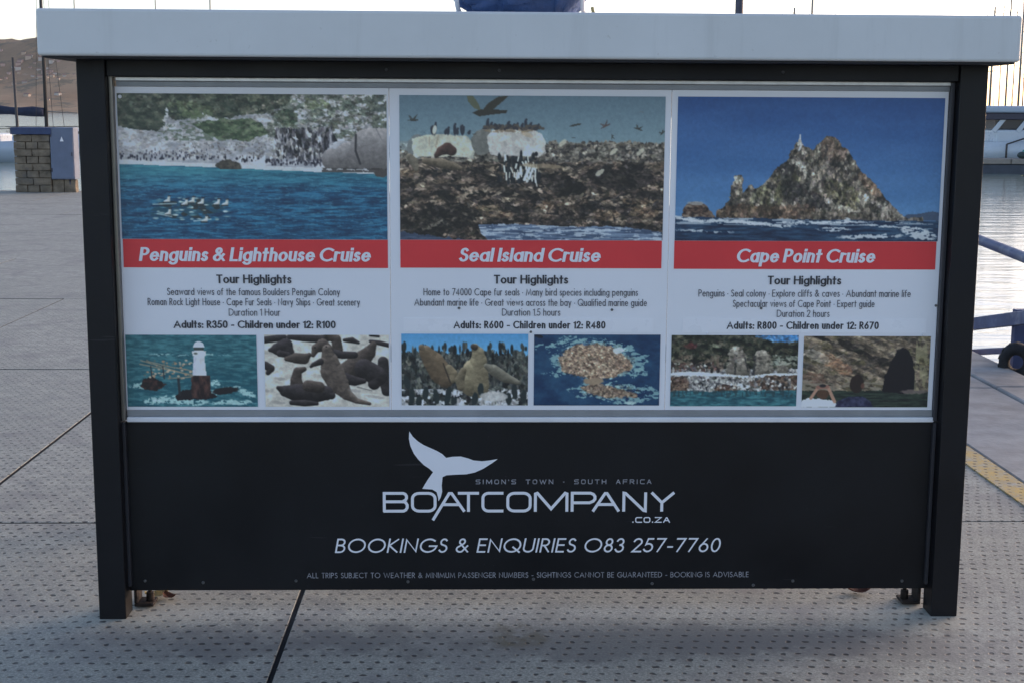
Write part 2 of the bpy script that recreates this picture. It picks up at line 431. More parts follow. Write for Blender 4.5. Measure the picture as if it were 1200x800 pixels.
g('T', .48, [(0, 1), (.48, 1)], [(.24, 1), (.24, 0)])
g('U', .54, [(0, 1), (0, .3)] + arc(.27, .27, .27, .27, 180, 360) + [(.54, 1)])
g('V', .70, [(0, 1), (.35, 0), (.70, 1)])
g('W', 1.1, [(0, 1), (.27, 0), (.55, .95), (.83, 0), (1.1, 1)])
g('X', .6, [(0, 0), (.6, 1)], [(0, 1), (.6, 0)])
g('Y', .6, [(0, 1), (.3, .5), (.6, 1)], [(.3, .5), (.3, 0)])
g('Z', .52, [(0, 1), (.52, 1), (0, 0), (.52, 0)])
g('a', .46, arc(.23, XH / 2, .23, XH / 2, 0, 360, 18), [(.46, 0), (.46, XH)])
g('b', .46, arc(.23, XH / 2, .23, XH / 2, 0, 360, 18), [(0, 0), (0, 1)])
g('c', .36, arc(.23, XH / 2, .23, XH / 2, 55, 305))
g('d', .46, arc(.23, XH / 2, .23, XH / 2, 0, 360, 18), [(.46, 0), (.46, 1)])
g('e', .45, [(.01, .35), (.45, .35)] + arc(.23, XH / 2, .22, XH / 2, 12, 318)[1:])
g('f', .24, [(.08, 0), (.08, .82)] + arc(.22, .82, .14, .18, 180, 80), [(0, XH), (.24, XH)])
g('g', .46, arc(.23, XH / 2, .23, XH / 2, 0, 360, 18), [(.46, XH), (.46, -.1)] + arc(.24, -.1, .22, .2, 0, -150))
g('h', .36, [(0, 0), (0, 1)], [(0, .42)] + arc(.18, .46, .18, .21, 180, 0) + [(.36, 0)])
g('i', .0, [(0, 0), (0, XH)], [(0, .99), (0, 1)])
g('j', .0, [(0, XH), (0, -.28)], [(0, .99), (0, 1)])
g('k', .36, [(0, 0), (0, 1)], [(.34, XH), (.02, .36), (.36, 0)])
g('l', .0, [(0, 0), (0, 1)])
g('m', .64, [(0, 0), (0, XH)], [(0, .42)] + arc(.16, .47, .16, .2, 180, 0) + [(.32, 0)], [(.32, .42)] + arc(.48, .47, .16, .2, 180, 0) + [(.64, 0)])
g('n', .36, [(0, 0), (0, XH)], [(0, .42)] + arc(.18, .46, .18, .21, 180, 0) + [(.36, 0)])
g('o', .46, arc(.23, XH / 2, .23, XH / 2, 0, 360, 18))
g('p', .46, arc(.23, XH / 2, .23, XH / 2, 0, 360, 18), [(0, -.3), (0, XH)])
g('q', .46, arc(.23, XH / 2, .23, XH / 2, 0, 360, 18), [(.46, -.3), (.46, XH)])
g('r', .22, [(0, 0), (0, XH)], [(0, .42)] + arc(.17, .44, .17, .23, 180, 70))
g('s', .28, arc(.15, .5, .12, .17, 40, 235, 8) + arc(.14, .17, .14, .17, 65, -150, 8))
g('t', .24, [(.11, 0), (.11, .92)], [(0, XH), (.24, XH)])
g('u', .36, [(.36, XH), (.36, 0)], [(0, XH), (0, .22)] + arc(.18, .2, .18, .2, 180, 360))
g('v', .42, [(0, XH), (.21, 0), (.42, XH)])
g('w', .68, [(0, XH), (.17, 0), (.34, .62), (.51, 0), (.68, XH)])
g('x', .40, [(0, 0), (.40, XH)], [(0, XH), (.40, 0)])
g('y', .42, [(0, XH), (.22, .02)], [(.42, XH), (.12, -.3)])
g('z', .36, [(0, XH), (.36, XH), (0, 0), (.36, 0)])
g('0', .46, arc(.23, .5, .23, .5, 0, 360, 20))
g('1', .16, [(0, .84), (.16, 1), (.16, 0)])
g('2', .44, arc(.22, .74, .22, .26, 165, -20, 8) + [(0, 0), (.46, 0)])
g('3', .42, arc(.2, .76, .18, .24, 160, -80, 9), arc(.2, .26, .22, .27, 85, -160, 10))
g('4', .5, [(.36, 0), (.36, 1), (0, .26), (.5, .26)])
g('5', .44, [(.40, 1), (.12, 1), (.04, .55)] + arc(.19, .31, .25, .31, 120, -150, 10))
g('6', .46, arc(.23, .3, .23, .3, 0, 360, 16), [(.03, .42), (.32, 1)])
g('7', .46, [(0, 1), (.46, 1), (.12, 0)])
g('8', .42, arc(.21, .76, .17, .24, 0, 360, 14), arc(.21, .26, .21, .26, 0, 360, 16))
g('9', .46, arc(.23, .7, .23, .3, 0, 360, 16), [(.43, .58), (.14, 0)])
g('&', .66, [(.66, 0), (.13, .72)] + arc(.27, .8, .15, .2, 200, -60, 10) + [(.10, .40)] + arc(.23, .23, .22, .23, 130, 300, 8) + [(.60, .46)])
g(':', .0, [(0, .0), (0, .02)], [(0, .5), (0, .52)])
g('.', .0, [(0, .0), (0, .02)])
g("'", .0, [(0, .82), (0, 1)])
g('-', .24, [(0, .36), (.24, .36)])
g('·', .0, [(0, .36), (0, .38)])

def stroke_faces(V, F, pts, wx, y, closed=False, round_cap=False, wyr=None):
    """one ribbon along pts (x, z), half width wx, on the plane y"""
    P = [Vector(p) for p in pts]; Q = [P[0]]
    for p in P[1:]:
        if (p - Q[-1]).length > 1e-6: Q.append(p)
    if len(Q) < 2: return
    closed = (Q[0] - Q[-1]).length < 1e-5 and len(Q) > 3
    if closed: Q = Q[:-1]
    n = len(Q); L = []; R = []
    if not closed:
        e = wx * (1 if not round_cap else .55)
        Q[0] = Q[0] - (Q[1] - Q[0]).normalized() * e; Q[-1] = Q[-1] + (Q[-1] - Q[-2]).normalized() * e
    for i in range(n):
        if closed: d1 = (Q[i] - Q[i - 1]).normalized(); d2 = (Q[(i + 1) % n] - Q[i]).normalized()
        else:
            d1 = (Q[i] - Q[i - 1]).normalized() if i else (Q[1] - Q[0]).normalized()
            d2 = (Q[i + 1] - Q[i]).normalized() if i < n - 1 else d1
        n1 = Vector((-d1.y, d1.x)); n2 = Vector((-d2.y, d2.x)); m = (n1 + n2)
        m = m.normalized() if m.length > 1e-6 else n1
        k = wx / max(.42, m.dot(n1))
        L.append(Q[i] + m * k); R.append(Q[i] - m * k)
    b = len(V)
    if round_cap and not closed:
        for s, q0, q1 in ((0, L[0], R[0]), (-1, L[-1], R[-1])):
            pass
    wy = wx if wyr is None else wyr                # stems may be heavier than bars
    for i_, (a, c) in enumerate(zip(L, R)):
        if wyr is not None:
            q = Q[i_]; a = Vector((a.x, q.y + (a.y - q.y) * wyr)); c = Vector((c.x, q.y + (c.y - q.y) * wyr))
        V.append((a.x, y - i_ * 1.5e-5, a.y)); V.append((c.x, y - i_ * 1.5e-5, c.y))
    rg = range(n if closed else n - 1)
    for i in rg:
        j = (i + 1) % n
        F.append((b + 2 * i, b + 2 * i + 1, b + 2 * j + 1, b + 2 * j))
def lettering(text, x0, x1, base, h, wt, m, parent, y=.0466, track=.16, space=.34, shear=0., bar=None, label=None):
    """lay a line of text between x0 and x1; wt = stroke width as a share of cap height"""
    w = wt * h; adv = 0; gw = 0; nsp = 0; gaps = 0
    for i, ch in enumerate(text):
        if ch == ' ': nsp += 1; continue
        gw += G[ch][0] * h; gaps += 1
    tight = track * h
    total = x1 - x0 - abs(shear) * h * .9
    fixed = gaps * w + (gaps - 1) * tight * 1.0 + nsp * space * h
    sx = (total - fixed) / max(1e-6, gw)
    if sx < .35:                                   # squeeze the gaps too
        kk = (total - .35 * gw - gaps * w) / max(1e-6, fixed - gaps * w); kk = max(.2, kk); tight *= kk; space *= kk
        sx = (total - gaps * w - (gaps - 1) * tight - nsp * space * h) / max(1e-6, gw)
    V = []; F = []; x = x0; zz = y
    for ch in text:
        if ch == ' ': x += space * h; continue
        gwid, sts = G[ch]
        for si, st in enumerate(sts):
            wb = w * (bar or 1); pts = [(x + w / 2 + px * h * sx, base + wb / 2 + py * (h - wb)) for px, py in st]
            b = len(V)
            stroke_faces(V, F, pts, w / 2, zz - .0006 * si, wyr=bar)
            lo = base if min(p[1] for p in st) >= -.001 else base - .34 * h
            for i in range(b, len(V)):
                V[i] = (V[i][0], V[i][1], min(max(V[i][2], lo), base + h))
        x += gwid * h * sx + w + tight
    if shear: V = [(a + (c - base) * shear, b, c) for a, b, c in V]
    me = bpy.data.meshes.new('lettering'); me.from_pydata(V, [], F); me.materials.append(m)
    o = link(bpy.data.objects.new('lettering', me), parent)
    if label: o['label'] = label
    return o
# ------------------------------------------------------------------ printed photographs, painted point by point
ILLUM = np.array(srgb(150, 160, 181)[:3]) / .80      # what the white sheet returns here, so ink = seen / ILLUM
class Pic:
    """a picture area x0..x1, y0..y1 (y down) held as a grid of ink colours"""
    def __init__(s, x0, x1, y0, y1, nx, seed):
        s.nx = nx; s.ny = max(8, int(nx * (y1 - y0) / (x1 - x0))); s.e = (x0, x1, y0, y1); s.seed = seed
        s.X, s.Y = np.meshgrid(np.linspace(x0, x1, s.nx), np.linspace(y0, y1, s.ny))
        s.C = np.zeros((s.ny, s.nx, 3)); s.k = 0
        s.px = (x1 - x0) / nx
    def n(s, sx, sy=None, o=4, gain=.55):
        s.k += 1; return fbm(s.X / sx + 3.7 * s.k, s.Y / (sy or sx) + 1.9 * s.k, s.seed * 50 + s.k, o, gain)
    def warp(s, amp, sc):
        return s.X + (s.n(sc) - .5) * 2 * amp, s.Y + (s.n(sc) - .5) * 2 * amp
    def put(s, mask, col, amt=1.):
        c = np.array(col, float) / 255 if not isinstance(col, np.ndarray) else col
        m = (np.clip(mask, 0, 1) * amt)[..., None]; s.C = s.C * (1 - m) + c * m
    def two(s, nz, a, b, lo=.3, hi=.7):
        f = np.clip((nz - lo) / (hi - lo), 0, 1)[..., None]
        return (np.array(a, float) * (1 - f) + np.array(b, float) * f) / 255
    def three(s, nz, a, b, c):
        f = nz[..., None]; A, B, D = (np.array(q, float) / 255 for q in (a, b, c))
        return np.where(f < .5, A + (B - A) * np.clip((f - .3) / .2, 0, 1), B + (D - B) * np.clip((f - .5) / .2, 0, 1))
    def poly(s, pts, amp=0, sc=20):
        X, Y = s.warp(amp, sc) if amp else (s.X, s.Y)
        m = np.zeros(X.shape, bool); n = len(pts)
        for i in range(n):
            xa, ya = pts[i]; xb, yb = pts[(i + 1) % n]
            if ya == yb: continue
            m ^= ((Y > ya) != (Y > yb)) & (X < (xb - xa) * (Y - ya) / (yb - ya) + xa)
        return m.astype(float)
    def ell(s, cx, cy, rx, ry, rot=0, amp=0, sc=20):
        X, Y = s.warp(amp, sc) if amp else (s.X, s.Y)
        c, q = math.cos(rad(rot)), math.sin(rad(rot)); u = (X - cx) * c + (Y - cy) * q; v = -(X - cx) * q + (Y - cy) * c
        return np.clip((1 - np.sqrt((u / rx) ** 2 + (v / ry) ** 2)) * min(rx, ry) / s.px + .5, 0, 1)
    def seg(s, x0, y0, x1, y1, w):
        dx, dy = x1 - x0, y1 - y0; t = np.clip(((s.X - x0) * dx + (s.Y - y0) * dy) / (dx * dx + dy * dy + 1e-9), 0, 1)
        d = np.hypot(s.X - x0 - t * dx, s.Y - y0 - t * dy); return np.clip((w / 2 - d) / s.px + .5, 0, 1)
    def dots(s, n, xr, yr, rx, ry, cols, seed):
        r = np.random.default_rng(seed)
        for i in range(n):
            x = r.uniform(*xr); y = r.uniform(*yr); a = rx * r.uniform(.6, 1.4); b = ry * r.uniform(.6, 1.4)
            x0, x1, y0, y1 = s.e
            j0 = int((x - 2 * a - x0) / s.px); j1 = int((x + 2 * a - x0) / s.px) + 2; i0 = int((y - 2 * b - y0) / s.px); i1 = int((y + 2 * b - y0) / s.px) + 2
            j0, i0 = max(j0, 0), max(i0, 0)
            if j1 <= j0 or i1 <= i0: continue
            X = s.X[i0:i1, j0:j1]; Y = s.Y[i0:i1, j0:j1]
            m = np.clip((1 - np.hypot((X - x) / a, (Y - y) / b)) * min(a, b) / s.px + .5, 0, 1)[..., None]
            c = np.array(cols[int(r.integers(len(cols)))], float) / 255
            s.C[i0:i1, j0:j1] = s.C[i0:i1, j0:j1] * (1 - m) + c * m
    def sea(s, y0, a, b, sx=60, sy=7, mask=None):
        nz = s.n(sx, sy, 5, .6); m = (s.Y > y0).astype(float) if mask is None else mask
        s.put(m, s.two(nz, a, b, .3, .7))
    def limb(s, pts, col, lo=.45, hi=1.5, tex=.35):
        """a rounded body along pts (x, y, radius), lighter on its upper side"""
        tx = s.n(14, 9, 5, .65) - .5; best = np.full(s.X.shape, -1e9); shade = np.zeros(s.X.shape)
        for (x0, y0, r0), (x1, y1, r1) in zip(pts, pts[1:]):
            dx, dy = x1 - x0, y1 - y0; t_ = np.clip(((s.X - x0) * dx + (s.Y - y0) * dy) / (dx * dx + dy * dy + 1e-9), 0, 1)
            rr_ = r0 + (r1 - r0) * t_; vx = s.X - x0 - t_ * dx; vy = s.Y - y0 - t_ * dy
            q = rr_ * (1 + .12 * tx) - np.hypot(vx, vy); up = np.clip(-vy / rr_ * .8 - vx / rr_ * .2, -1, 1)
            m = q > best; best = np.where(m, q, best); shade = np.where(m, up, shade)
        k = lo + (hi - lo) * (.5 + .5 * shade) ** 1.6 + tex * 2 * tx
        s.put(np.clip(best / s.px + .5, 0, 1), np.clip(np.array(col, float) / 255 * k[..., None], 0, 1))
    def chips(s, mask, n, rx, ry, lo, hi, seed=1):
        """thousands of small broken facets that vary the local tone"""
        g_ = np.random.default_rng(s.seed * 100 + seed); ii, jj = np.nonzero(mask > .5)
        if not len(ii): return
        C0 = s.C.copy(); mid_ = C0[ii, jj].mean()
        for q in g_.integers(0, len(ii), n):
            i, j = ii[q], jj[q]; a = rx * g_.uniform(.4, 1.5) / s.px; b = ry * g_.uniform(.4, 1.5) / s.px; th = g_.normal(0, .5); w = int(max(a, b)) + 2
            i0, i1, j0, j1 = max(0, i - w), i + w + 1, max(0, j - w), j + w + 1
            Y_, X_ = np.mgrid[i0:min(i1, s.ny), j0:min(j1, s.nx)]; u = (X_ - j) * math.cos(th) + (Y_ - i) * math.sin(th); v = -(X_ - j) * math.sin(th) + (Y_ - i) * math.cos(th)
            m = (np.clip((1 - np.hypot(u / a, v / b)) * min(a, b) + .5, 0, 1) * (mask[i0:i1, j0:j1] > .5))[..., None]
            k = g_.uniform(lo, hi); c = np.clip(C0[i, j] * .65 + C0[i, j].mean() * .25 + mid_ * .10, 0, 1) * k + g_.normal(0, .006, 3); s.C[i0:i1, j0:j1] = s.C[i0:i1, j0:j1] * (1 - m) + c * m
    def crags(s, mask, sc, amt, stretch=1.):
        """fine broken light and shadow over rough ground"""
        a = s.n(sc, sc * stretch, 6, .72); b = s.n(sc * .45, sc * .45 * stretch, 5, .75)
        k = 1 + amt * ((a - .5) * 3.2 + (b - .5) * 2.4); s.C = np.where(mask[..., None] > .5, np.clip(s.C * k[..., None], 0, 1), s.C)
    def build(s, name, x0, x1, z0, z1, y, parent):
        C = s.C.copy()
        for _ in range(1):                      # lens softness
            P_ = np.pad(C, ((1, 1), (1, 1), (0, 0)), 'edge'); C = C * .5 + (P_[:-2, 1:-1] + P_[2:, 1:-1] + P_[1:-1, :-2] + P_[1:-1, 2:]) * .125
        C = C * (1 + (s.n(4 * s.px, None, 4, .7)[..., None] - .5) * .15)
        g_ = C.mean(-1, keepdims=True); C = g_ + (C - g_) * .82; C = .5 * C + .5 * (C + (C - .42) * .30) - .012
        C = np.clip(C, 0.01, 1); lin = np.where(C <= .04045, C / 12.92, ((C + .055) / 1.055) ** 2.4)
        ink = np.clip(lin / ILLUM, .004, .86)
        gx = np.linspace(x0, x1, s.nx); gz = np.linspace(z1, z0, s.ny); A, B = np.meshgrid(gx, gz)
        co = np.stack([A, np.full_like(A, y), B], -1).reshape(-1, 3).astype(np.float32)
        idx = np.arange(s.nx * s.ny, dtype=np.int32).reshape(s.ny, s.nx)
        F = np.stack([idx[:-1, :-1], idx[1:, :-1], idx[1:, 1:], idx[:-1, 1:]], -1).reshape(-1)
        me = bpy.data.meshes.new(name); me.vertices.add(len(co)); me.vertices.foreach_set('co', co.ravel())
        nf = len(F) // 4; me.loops.add(len(F)); me.loops.foreach_set('vertex_index', F)
        me.polygons.add(nf); me.polygons.foreach_set('loop_start', np.arange(0, len(F), 4, dtype=np.int32))
        me.polygons.foreach_set('loop_total', np.full(nf, 4, np.int32)); me.update(calc_edges=True)
        ca = me.color_attributes.new('ink', 'FLOAT_COLOR', 'POINT')
        rgba = np.concatenate([ink.reshape(-1, 3), np.ones((len(co), 1))], 1).astype(np.float32)
        ca.data.foreach_set('color', rgba.ravel()); me.materials.append(M_PHOTO)
        return link(bpy.data.objects.new(name, me), parent)

def pic_beach():
    p = Pic(33, 1128, 72, 664, 420, 1)
    X, Y = p.X, p.Y
    p.C[:] = p.two(p.n(60, 25), (118, 124, 142), (158, 164, 182))
    p.put((p.n(26, 12, 4) > .60) * (Y > 150) * (Y < 320), (112, 110, 118), .45)
    # scrub on the slope
    scr = (p.n(26, 11, 5, .6) > .47) * (X > 640) * (Y < 255 + (p.n(40) - .5) * 60)
    p.put(scr * 1., p.two(p.n(12), (52, 66, 62), (88, 100, 92)), .8)
    p.put((p.n(18, 9, 4) > .55) * (X > 190) * (X < 470) * (Y > 180) * (Y < 262) * (Y > 300 - X * .45) * 1., (72, 88, 78), .75)
    p.put(p.poly([(10, 60), (750, 60), (742, 108), (690, 128), (600, 150), (520, 160), (450, 172), (385, 150), (330, 172), (262, 175), (238, 150), (222, 205), (180, 222), (100, 215), (25, 205)], 16, 40),
          p.three(p.n(24, 14, 5), (30, 42, 40), (48, 60, 56), (78, 86, 78)))
    p.put(p.ell(330, 135, 95, 34, 6, 14, 30) * (p.n(16) > .42), (76, 92, 72), .9)
    p.put(p.seg(232, 140, 224, 215, 16) * (p.n(14) > .4), (150, 156, 172))
    p.put(p.seg(560, 150, 690, 98, 12) * (p.n(12) > .42), (120, 122, 118), .8)
    p.put(p.poly([(335, 195), (400, 178), (560, 170), (610, 190), (648, 220), (632, 240), (560, 262), (470, 258), (400, 245), (372, 215)], 10, 26), p.three(p.n(18, 12, 5), (44, 60, 50), (66, 84, 68), (96, 112, 94)))
    p.put(p.ell(722, 168, 44, 36, 0, 10, 22), p.three(p.n(14), (40, 56, 50), (62, 78, 68), (88, 100, 90)))
    p.put(p.ell(845, 110, 60, 26, 0, 18, 22) * (p.n(14) > .45), (84, 98, 78), .9)
    p.put((X > 1070) * (Y < 140) * (p.n(16) > .4) * 1., (60, 74, 78), .8)
    p.put((p.n(18, 9, 4) > .62) * (X > 800) * (Y > 150) * (Y < 260) * 1., (80, 82, 76), .7)
    p.crags((Y < 150) + (X > 640) * (Y < 260) * 1., 22, .28)
    p.crags((Y >= 150) * (Y < 350) * 1., 16, .07)
    p.chips(((Y < 150) + (X > 640) * (Y < 260)) * 1., 2200, 6, 3.5, .72, 1.28)
    p.chips((Y >= 150) * (Y < 345) * (X < 700) * 1., 900, 6, 3, .78, 1.12, 2)
    # wet streaky rock wall
    w = p.poly([(672, 205), (760, 212), (900, 200), (925, 260), (870, 300), (862, 340), (760, 335), (680, 325), (664, 270)], 10, 22)
    p.put(w, p.three(p.n(11, 40, 5, .6), (28, 30, 42), (78, 80, 96), (150, 154, 170)))
    p.dots(60, (672, 880), (215, 335), 4, 9, ((24, 26, 36), (168, 172, 186)), 5)
    # smooth boulders
    for a in ((925, 335, 72, 52, -18), (985, 318, 60, 62, -30), (1085, 290, 84, 98, 8)):
        cx, cy, rx, ry, ro = a; p.limb([(cx - rx * .3, cy, ry * .85), (cx + rx * .3, cy + 6, ry * .9)], (118, 118, 128), .62, 1.25, .12)
        p.crags(p.ell(*a), 30, .10, 1.4)
    p.put(p.seg(1002, 235, 1000, 300, 9) + p.seg(1000, 300, 1018, 352, 9), (38, 38, 46), .85)
    p.put(p.seg(1080, 200, 1108, 255, 4), (88, 88, 98), .6)
    p.chips(p.poly([(672, 205), (900, 205), (860, 345), (660, 335)]), 260, 4, 8, .6, 1.35, 3)
    # penguins on the sand
    p.dots(46, (36, 420), (322, 340), 3.2, 6, ((38, 40, 58),), 8); p.dots(46, (36, 420), (296, 322), 2.4, 4, ((60, 62, 78),), 9)
    p.dots(36, (510, 660), (326, 346), 4, 7, ((34, 36, 52), (190, 194, 206)), 10); p.dots(60, (640, 860), (338, 360), 4, 6, ((36, 38, 54), (70, 72, 88)), 11)
    p.dots(90, (300, 640), (270, 330), 2.4, 3.2, ((86, 84, 92),), 12); p.dots(3, (434, 470), (318, 330), 3, 7, ((30, 32, 44),), 13)
    # sea
    shore = 356 + np.clip((X - 35) / 1090, 0, 1) * 40 + (p.n(60, 40) - .5) * 6
    p.put(np.abs(Y - shore + 7) < 9, (158, 166, 182), .75)
    depth = np.clip((Y - 380) / 90, 0, 1)[..., None]
    nz = p.n(60, 7, 6, .62)
    top = p.two(nz, (30, 84, 112), (54, 116, 138)); low = p.two(nz, (16, 50, 84), (38, 98, 138))
    p.put((Y > shore) * 1., top * (1 - depth) + low * depth)
    p.put((p.n(90, 9, 5) > .60) * (Y > 440) * 1., (14, 44, 78), .5); p.put((p.n(26, 4, 3) > .68) * (Y > 400) * 1., (74, 128, 156), .4)
    p.put(p.ell(480, 365, 52, 24, 4, 9, 16) * (Y < 378), p.two(p.n(12), (46, 46, 48), (74, 72, 70)))
    p.put((Y > 368) * (X > 860) * (Y < 388) * (p.n(20, 8) > .4) * 1., (48, 46, 50), .8)
    p.put(p.ell(1105, 392, 30, 16, 0, 6, 12), (62, 60, 64))
    # swimming birds with splashes
    p.put(p.ell(300, 545, 150, 34, -4, 14, 20) * (p.n(16, 6) > .42), (30, 66, 86), .8)
    p.dots(26, (200, 430), (500, 578), 15, 6, ((32, 44, 54), (44, 52, 58)), 21)
    p.dots(48, (165, 470), (492, 584), 10, 3, ((150, 170, 182), (110, 136, 150), (70, 110, 130)), 22)
    for a in ((228, 500), (328, 502), (366, 508), (300, 512), (432, 510), (466, 512), (230, 552), (380, 580)):
        p.limb([(a[0] - 14, a[1] + 12, 6), (a[0], a[1] + 6, 7), (a[0] + 3, a[1] - 8, 5)], (176, 186, 196), .7, 1.1, .2); p.put(p.seg(a[0], a[1] - 12, a[0] + 9, a[1] - 13, 5), (40, 44, 56)); p.put(p.seg(a[0] - 20, a[1] + 14, a[0] + 4, a[1] + 14, 6), (34, 42, 52))
    p.put(p.seg(165, 522, 260, 518, 4) + p.seg(180, 560, 240, 572, 4) + p.seg(330, 590, 400, 582, 5), (150, 172, 186), .8)
    return p
def bird(p, cx, cy, s, tilt, c, up=1):
    q = math.cos(rad(tilt)); w = math.sin(rad(tilt))
    T = lambda a, b: (cx + s * (a * q - b * w), cy + s * (a * w + b * q))
    p.put(p.poly([T(-1, .05), T(-.3, -.12), T(.5, -.1), T(1, -.02), T(.5, .14), T(-.3, .16)]), c)
    p.put(p.poly([T(-.25, -.1), T(.25, -.1), T(.7, -.95 * up), T(.35, -.6 * up)]), c)
    p.put(p.poly([T(-.45, 0), T(.05, -.1), T(-.4, -.6 * up), T(-.75, -.75 * up)]), c, .75)
def pic_seal_island():
    p = Pic(28, 1108, 76, 664, 420, 2); X, Y = p.X, p.Y
    f = np.clip((Y - 76) / 200, 0, 1)[..., None]
    p.C[:] = (np.array((74, 98, 122.)) * (1 - f) + np.array((96, 120, 138.)) * f) / 255
    # distant crowd of rocks and birds along the skyline
    top = 262 + (p.n(16, 400, 4, .7) - .5) * 44 + np.where(X < 330, 30, 0)
    land = (Y > top) * 1.
    p.put(land, p.three(p.n(22, 12, 6, .62), (40, 38, 46), (82, 78, 78), (128, 124, 118)))
    p.dots(160, (620, 1105), (262, 345), 7, 6, ((44, 44, 54), (112, 110, 108), (92, 84, 78), (64, 60, 62)), 31)
    p.put((Y > 345) * 1., p.three(p.n(46, 20, 6, .6), (30, 28, 36), (60, 50, 50), (96, 78, 70)))
    p.put((p.n(60, 18, 5) > .60) * (Y > 330) * (Y < 600) * 1., p.two(p.n(14), (92, 76, 66), (132, 116, 102)), .8)
    p.put((p.n(34, 16, 5) > .62) * (Y > 350) * 1., (20, 20, 28), .85)
    # individual slumped seals and ledges
    r = np.random.default_rng(77)
    for i in range(150):
        x = r.uniform(30, 1105); y = r.uniform(340, 590); a = r.uniform(12, 38); b = r.uniform(5, 12)
        c = ((26, 24, 32), (58, 46, 46), (84, 68, 60), (108, 92, 80), (46, 40, 44), (128, 112, 96))[int(r.integers(6))]
        p.put(p.ell(x, y, a, b, r.uniform(-35, 25), 5, 12), c, .85)
        p.put(p.ell(x + a * .2, y - b * .55, a * .7, b * .3, r.uniform(-25, 15)), tuple(min(255, int(v * 1.35 + 12)) for v in c), .7)
    p.put(p.ell(900, 415, 70, 45, 10, 14, 26), (22, 20, 28), .7); p.put(p.ell(700, 440, 90, 40, 10, 14, 26), (24, 22, 30), .7)
    p.put(p.ell(1010, 400, 60, 45, 10, 14, 26), (26, 24, 34), .7)
    p.crags((Y > 345) * 1., 20, .42)
    p.crags((Y > 270) * (Y <= 345) * 1., 12, .30)
    # orange weed on the lower rocks
    for a in ((290, 525, 62, 20), (390, 535, 50, 16), (1020, 505, 90, 10), (1030, 548, 60, 22), (870, 560, 60, 24), (640, 520, 60, 16), (430, 560, 60, 16), (70, 385, 40, 18)):
        p.put(p.ell(*a, 0, 12, 20) * (p.n(12, 7) > .38), p.two(p.n(10), (84, 56, 42), (120, 100, 74)), .7)
    p.put(p.ell(170, 590, 180, 60, -14, 14, 30), p.three(p.n(18, 9, 4), (16, 16, 22), (30, 28, 34), (62, 54, 52)), .95)
    p.put(p.seg(120, 622, 205, 585, 12), (104, 100, 96), .8)
    p.chips((Y > 268) * (Y < 345) * 1., 1300, 6, 5, .62, 1.4, 2)
    p.chips((Y > 335) * 1., 4200, 10, 4, .55, 1.5, 3)
    g2 = p.C.mean(-1, keepdims=True); mk = (Y > 262)[..., None]; p.C = np.where(mk, g2 + (p.C - g2) * .68, p.C)
    p.crags((Y > 300) * 1., 26, .22, .6)
    # sea at the foot
    sea = p.poly([(350, 600), (520, 598), (700, 608), (900, 606), (1108, 628), (1108, 670), (390, 670), (360, 640)], 6, 24)
    p.put(sea, p.two(p.n(70, 6, 5), (46, 62, 92), (96, 116, 148))); p.put(sea * (p.n(40, 5, 4) > .58), (150, 164, 186), .7)
    p.put((Y > 632 + (X - 30) * .12 + (p.n(20) - .5) * 24) * (X < 330) * 1., p.two(p.n(40, 6), (40, 52, 78), (60, 76, 104)))
    p.crags((Y > 500) * (Y < 600) * 1., 14, .25)
    # guano-white boulders
    tan = np.array((110, 104, 98.)) / 255
    p.put(p.ell(95, 285, 36, 52, 12, 5, 20), (96, 104, 112)); p.put(p.poly([(80, 250), (110, 240), (200, 232), (300, 236), (325, 262), (334, 300), (330, 330), (250, 322), (90, 325), (78, 290)], 6, 26), p.two(p.n(50), (132, 138, 138), (164, 168, 162)))
    p.put(p.ell(365, 265, 46, 52, 10, 5, 20), (92, 96, 100)); p.put(p.poly([(383, 245), (405, 215), (470, 204), (560, 206), (600, 225), (622, 258), (622, 310), (590, 325), (520, 318), (440, 322), (395, 312)], 6, 26), p.two(p.n(60), (142, 144, 152), (166, 168, 174)))
    p.put(p.ell(480, 212, 110, 12, 0, 8, 14) * (p.n(10) > .4), (112, 98, 84), .8); p.put(p.ell(545, 232, 26, 9, 20), (150, 134, 110), .5)
    p.put(p.seg(185, 240, 175, 285, 8) + p.seg(150, 245, 148, 280, 5), (128, 116, 100), .45)
    p.limb([(178, 318, 10), (196, 300, 18), (222, 290, 24), (240, 300, 20)], (72, 54, 54), .5, 1.4, .2)
    p.limb([(68, 325, 14), (86, 345, 18), (94, 375, 10)], (108, 104, 98), .6, 1.3, .2); p.limb([(130, 342, 12), (190, 350, 20), (250, 362, 16), (275, 370, 8)], (104, 96, 88), .5, 1.35, .25)
    p.crags((Y > 215) * (Y < 330) * (X < 630) * (X > 75) * 1., 30, .13)
    p.put(p.poly([(380, 300), (400, 318), (600, 322), (622, 300), (622, 330), (390, 328)], 4, 14), (96, 92, 92), .5)
    # cormorants on top
    for i, x in enumerate((160, 172, 215, 225, 252, 262, 280, 286, 310, 385, 400, 412, 430, 470, 490, 505, 525, 540, 560, 590)):
        yb = 232 if x < 330 else 206; hh = (30, 44, 18, 26, 40, 22, 34, 28, 12)[i % 9] if x < 330 else (16, 34, 20, 14, 12, 24, 14, 18)[i % 8]
        p.put(p.ell(x, yb - hh * .45, 6.5, hh * .6, (i * 37) % 20 - 10), (40, 46, 62)); p.put(p.ell(x + 3, yb - hh, 4, 5), (40, 46, 62))
    p.dots(60, (370, 610), (196, 212), 8, 6, ((46, 48, 58), (70, 66, 66)), 33)
    p.put(p.ell(170, 215, 8, 18, 10), (176, 176, 170))
    # penguin gathering
    p.dots(90, (430, 600), (310, 425), 6, 12, ((24, 28, 38), (34, 40, 50)), 34)
    r = np.random.default_rng(5)
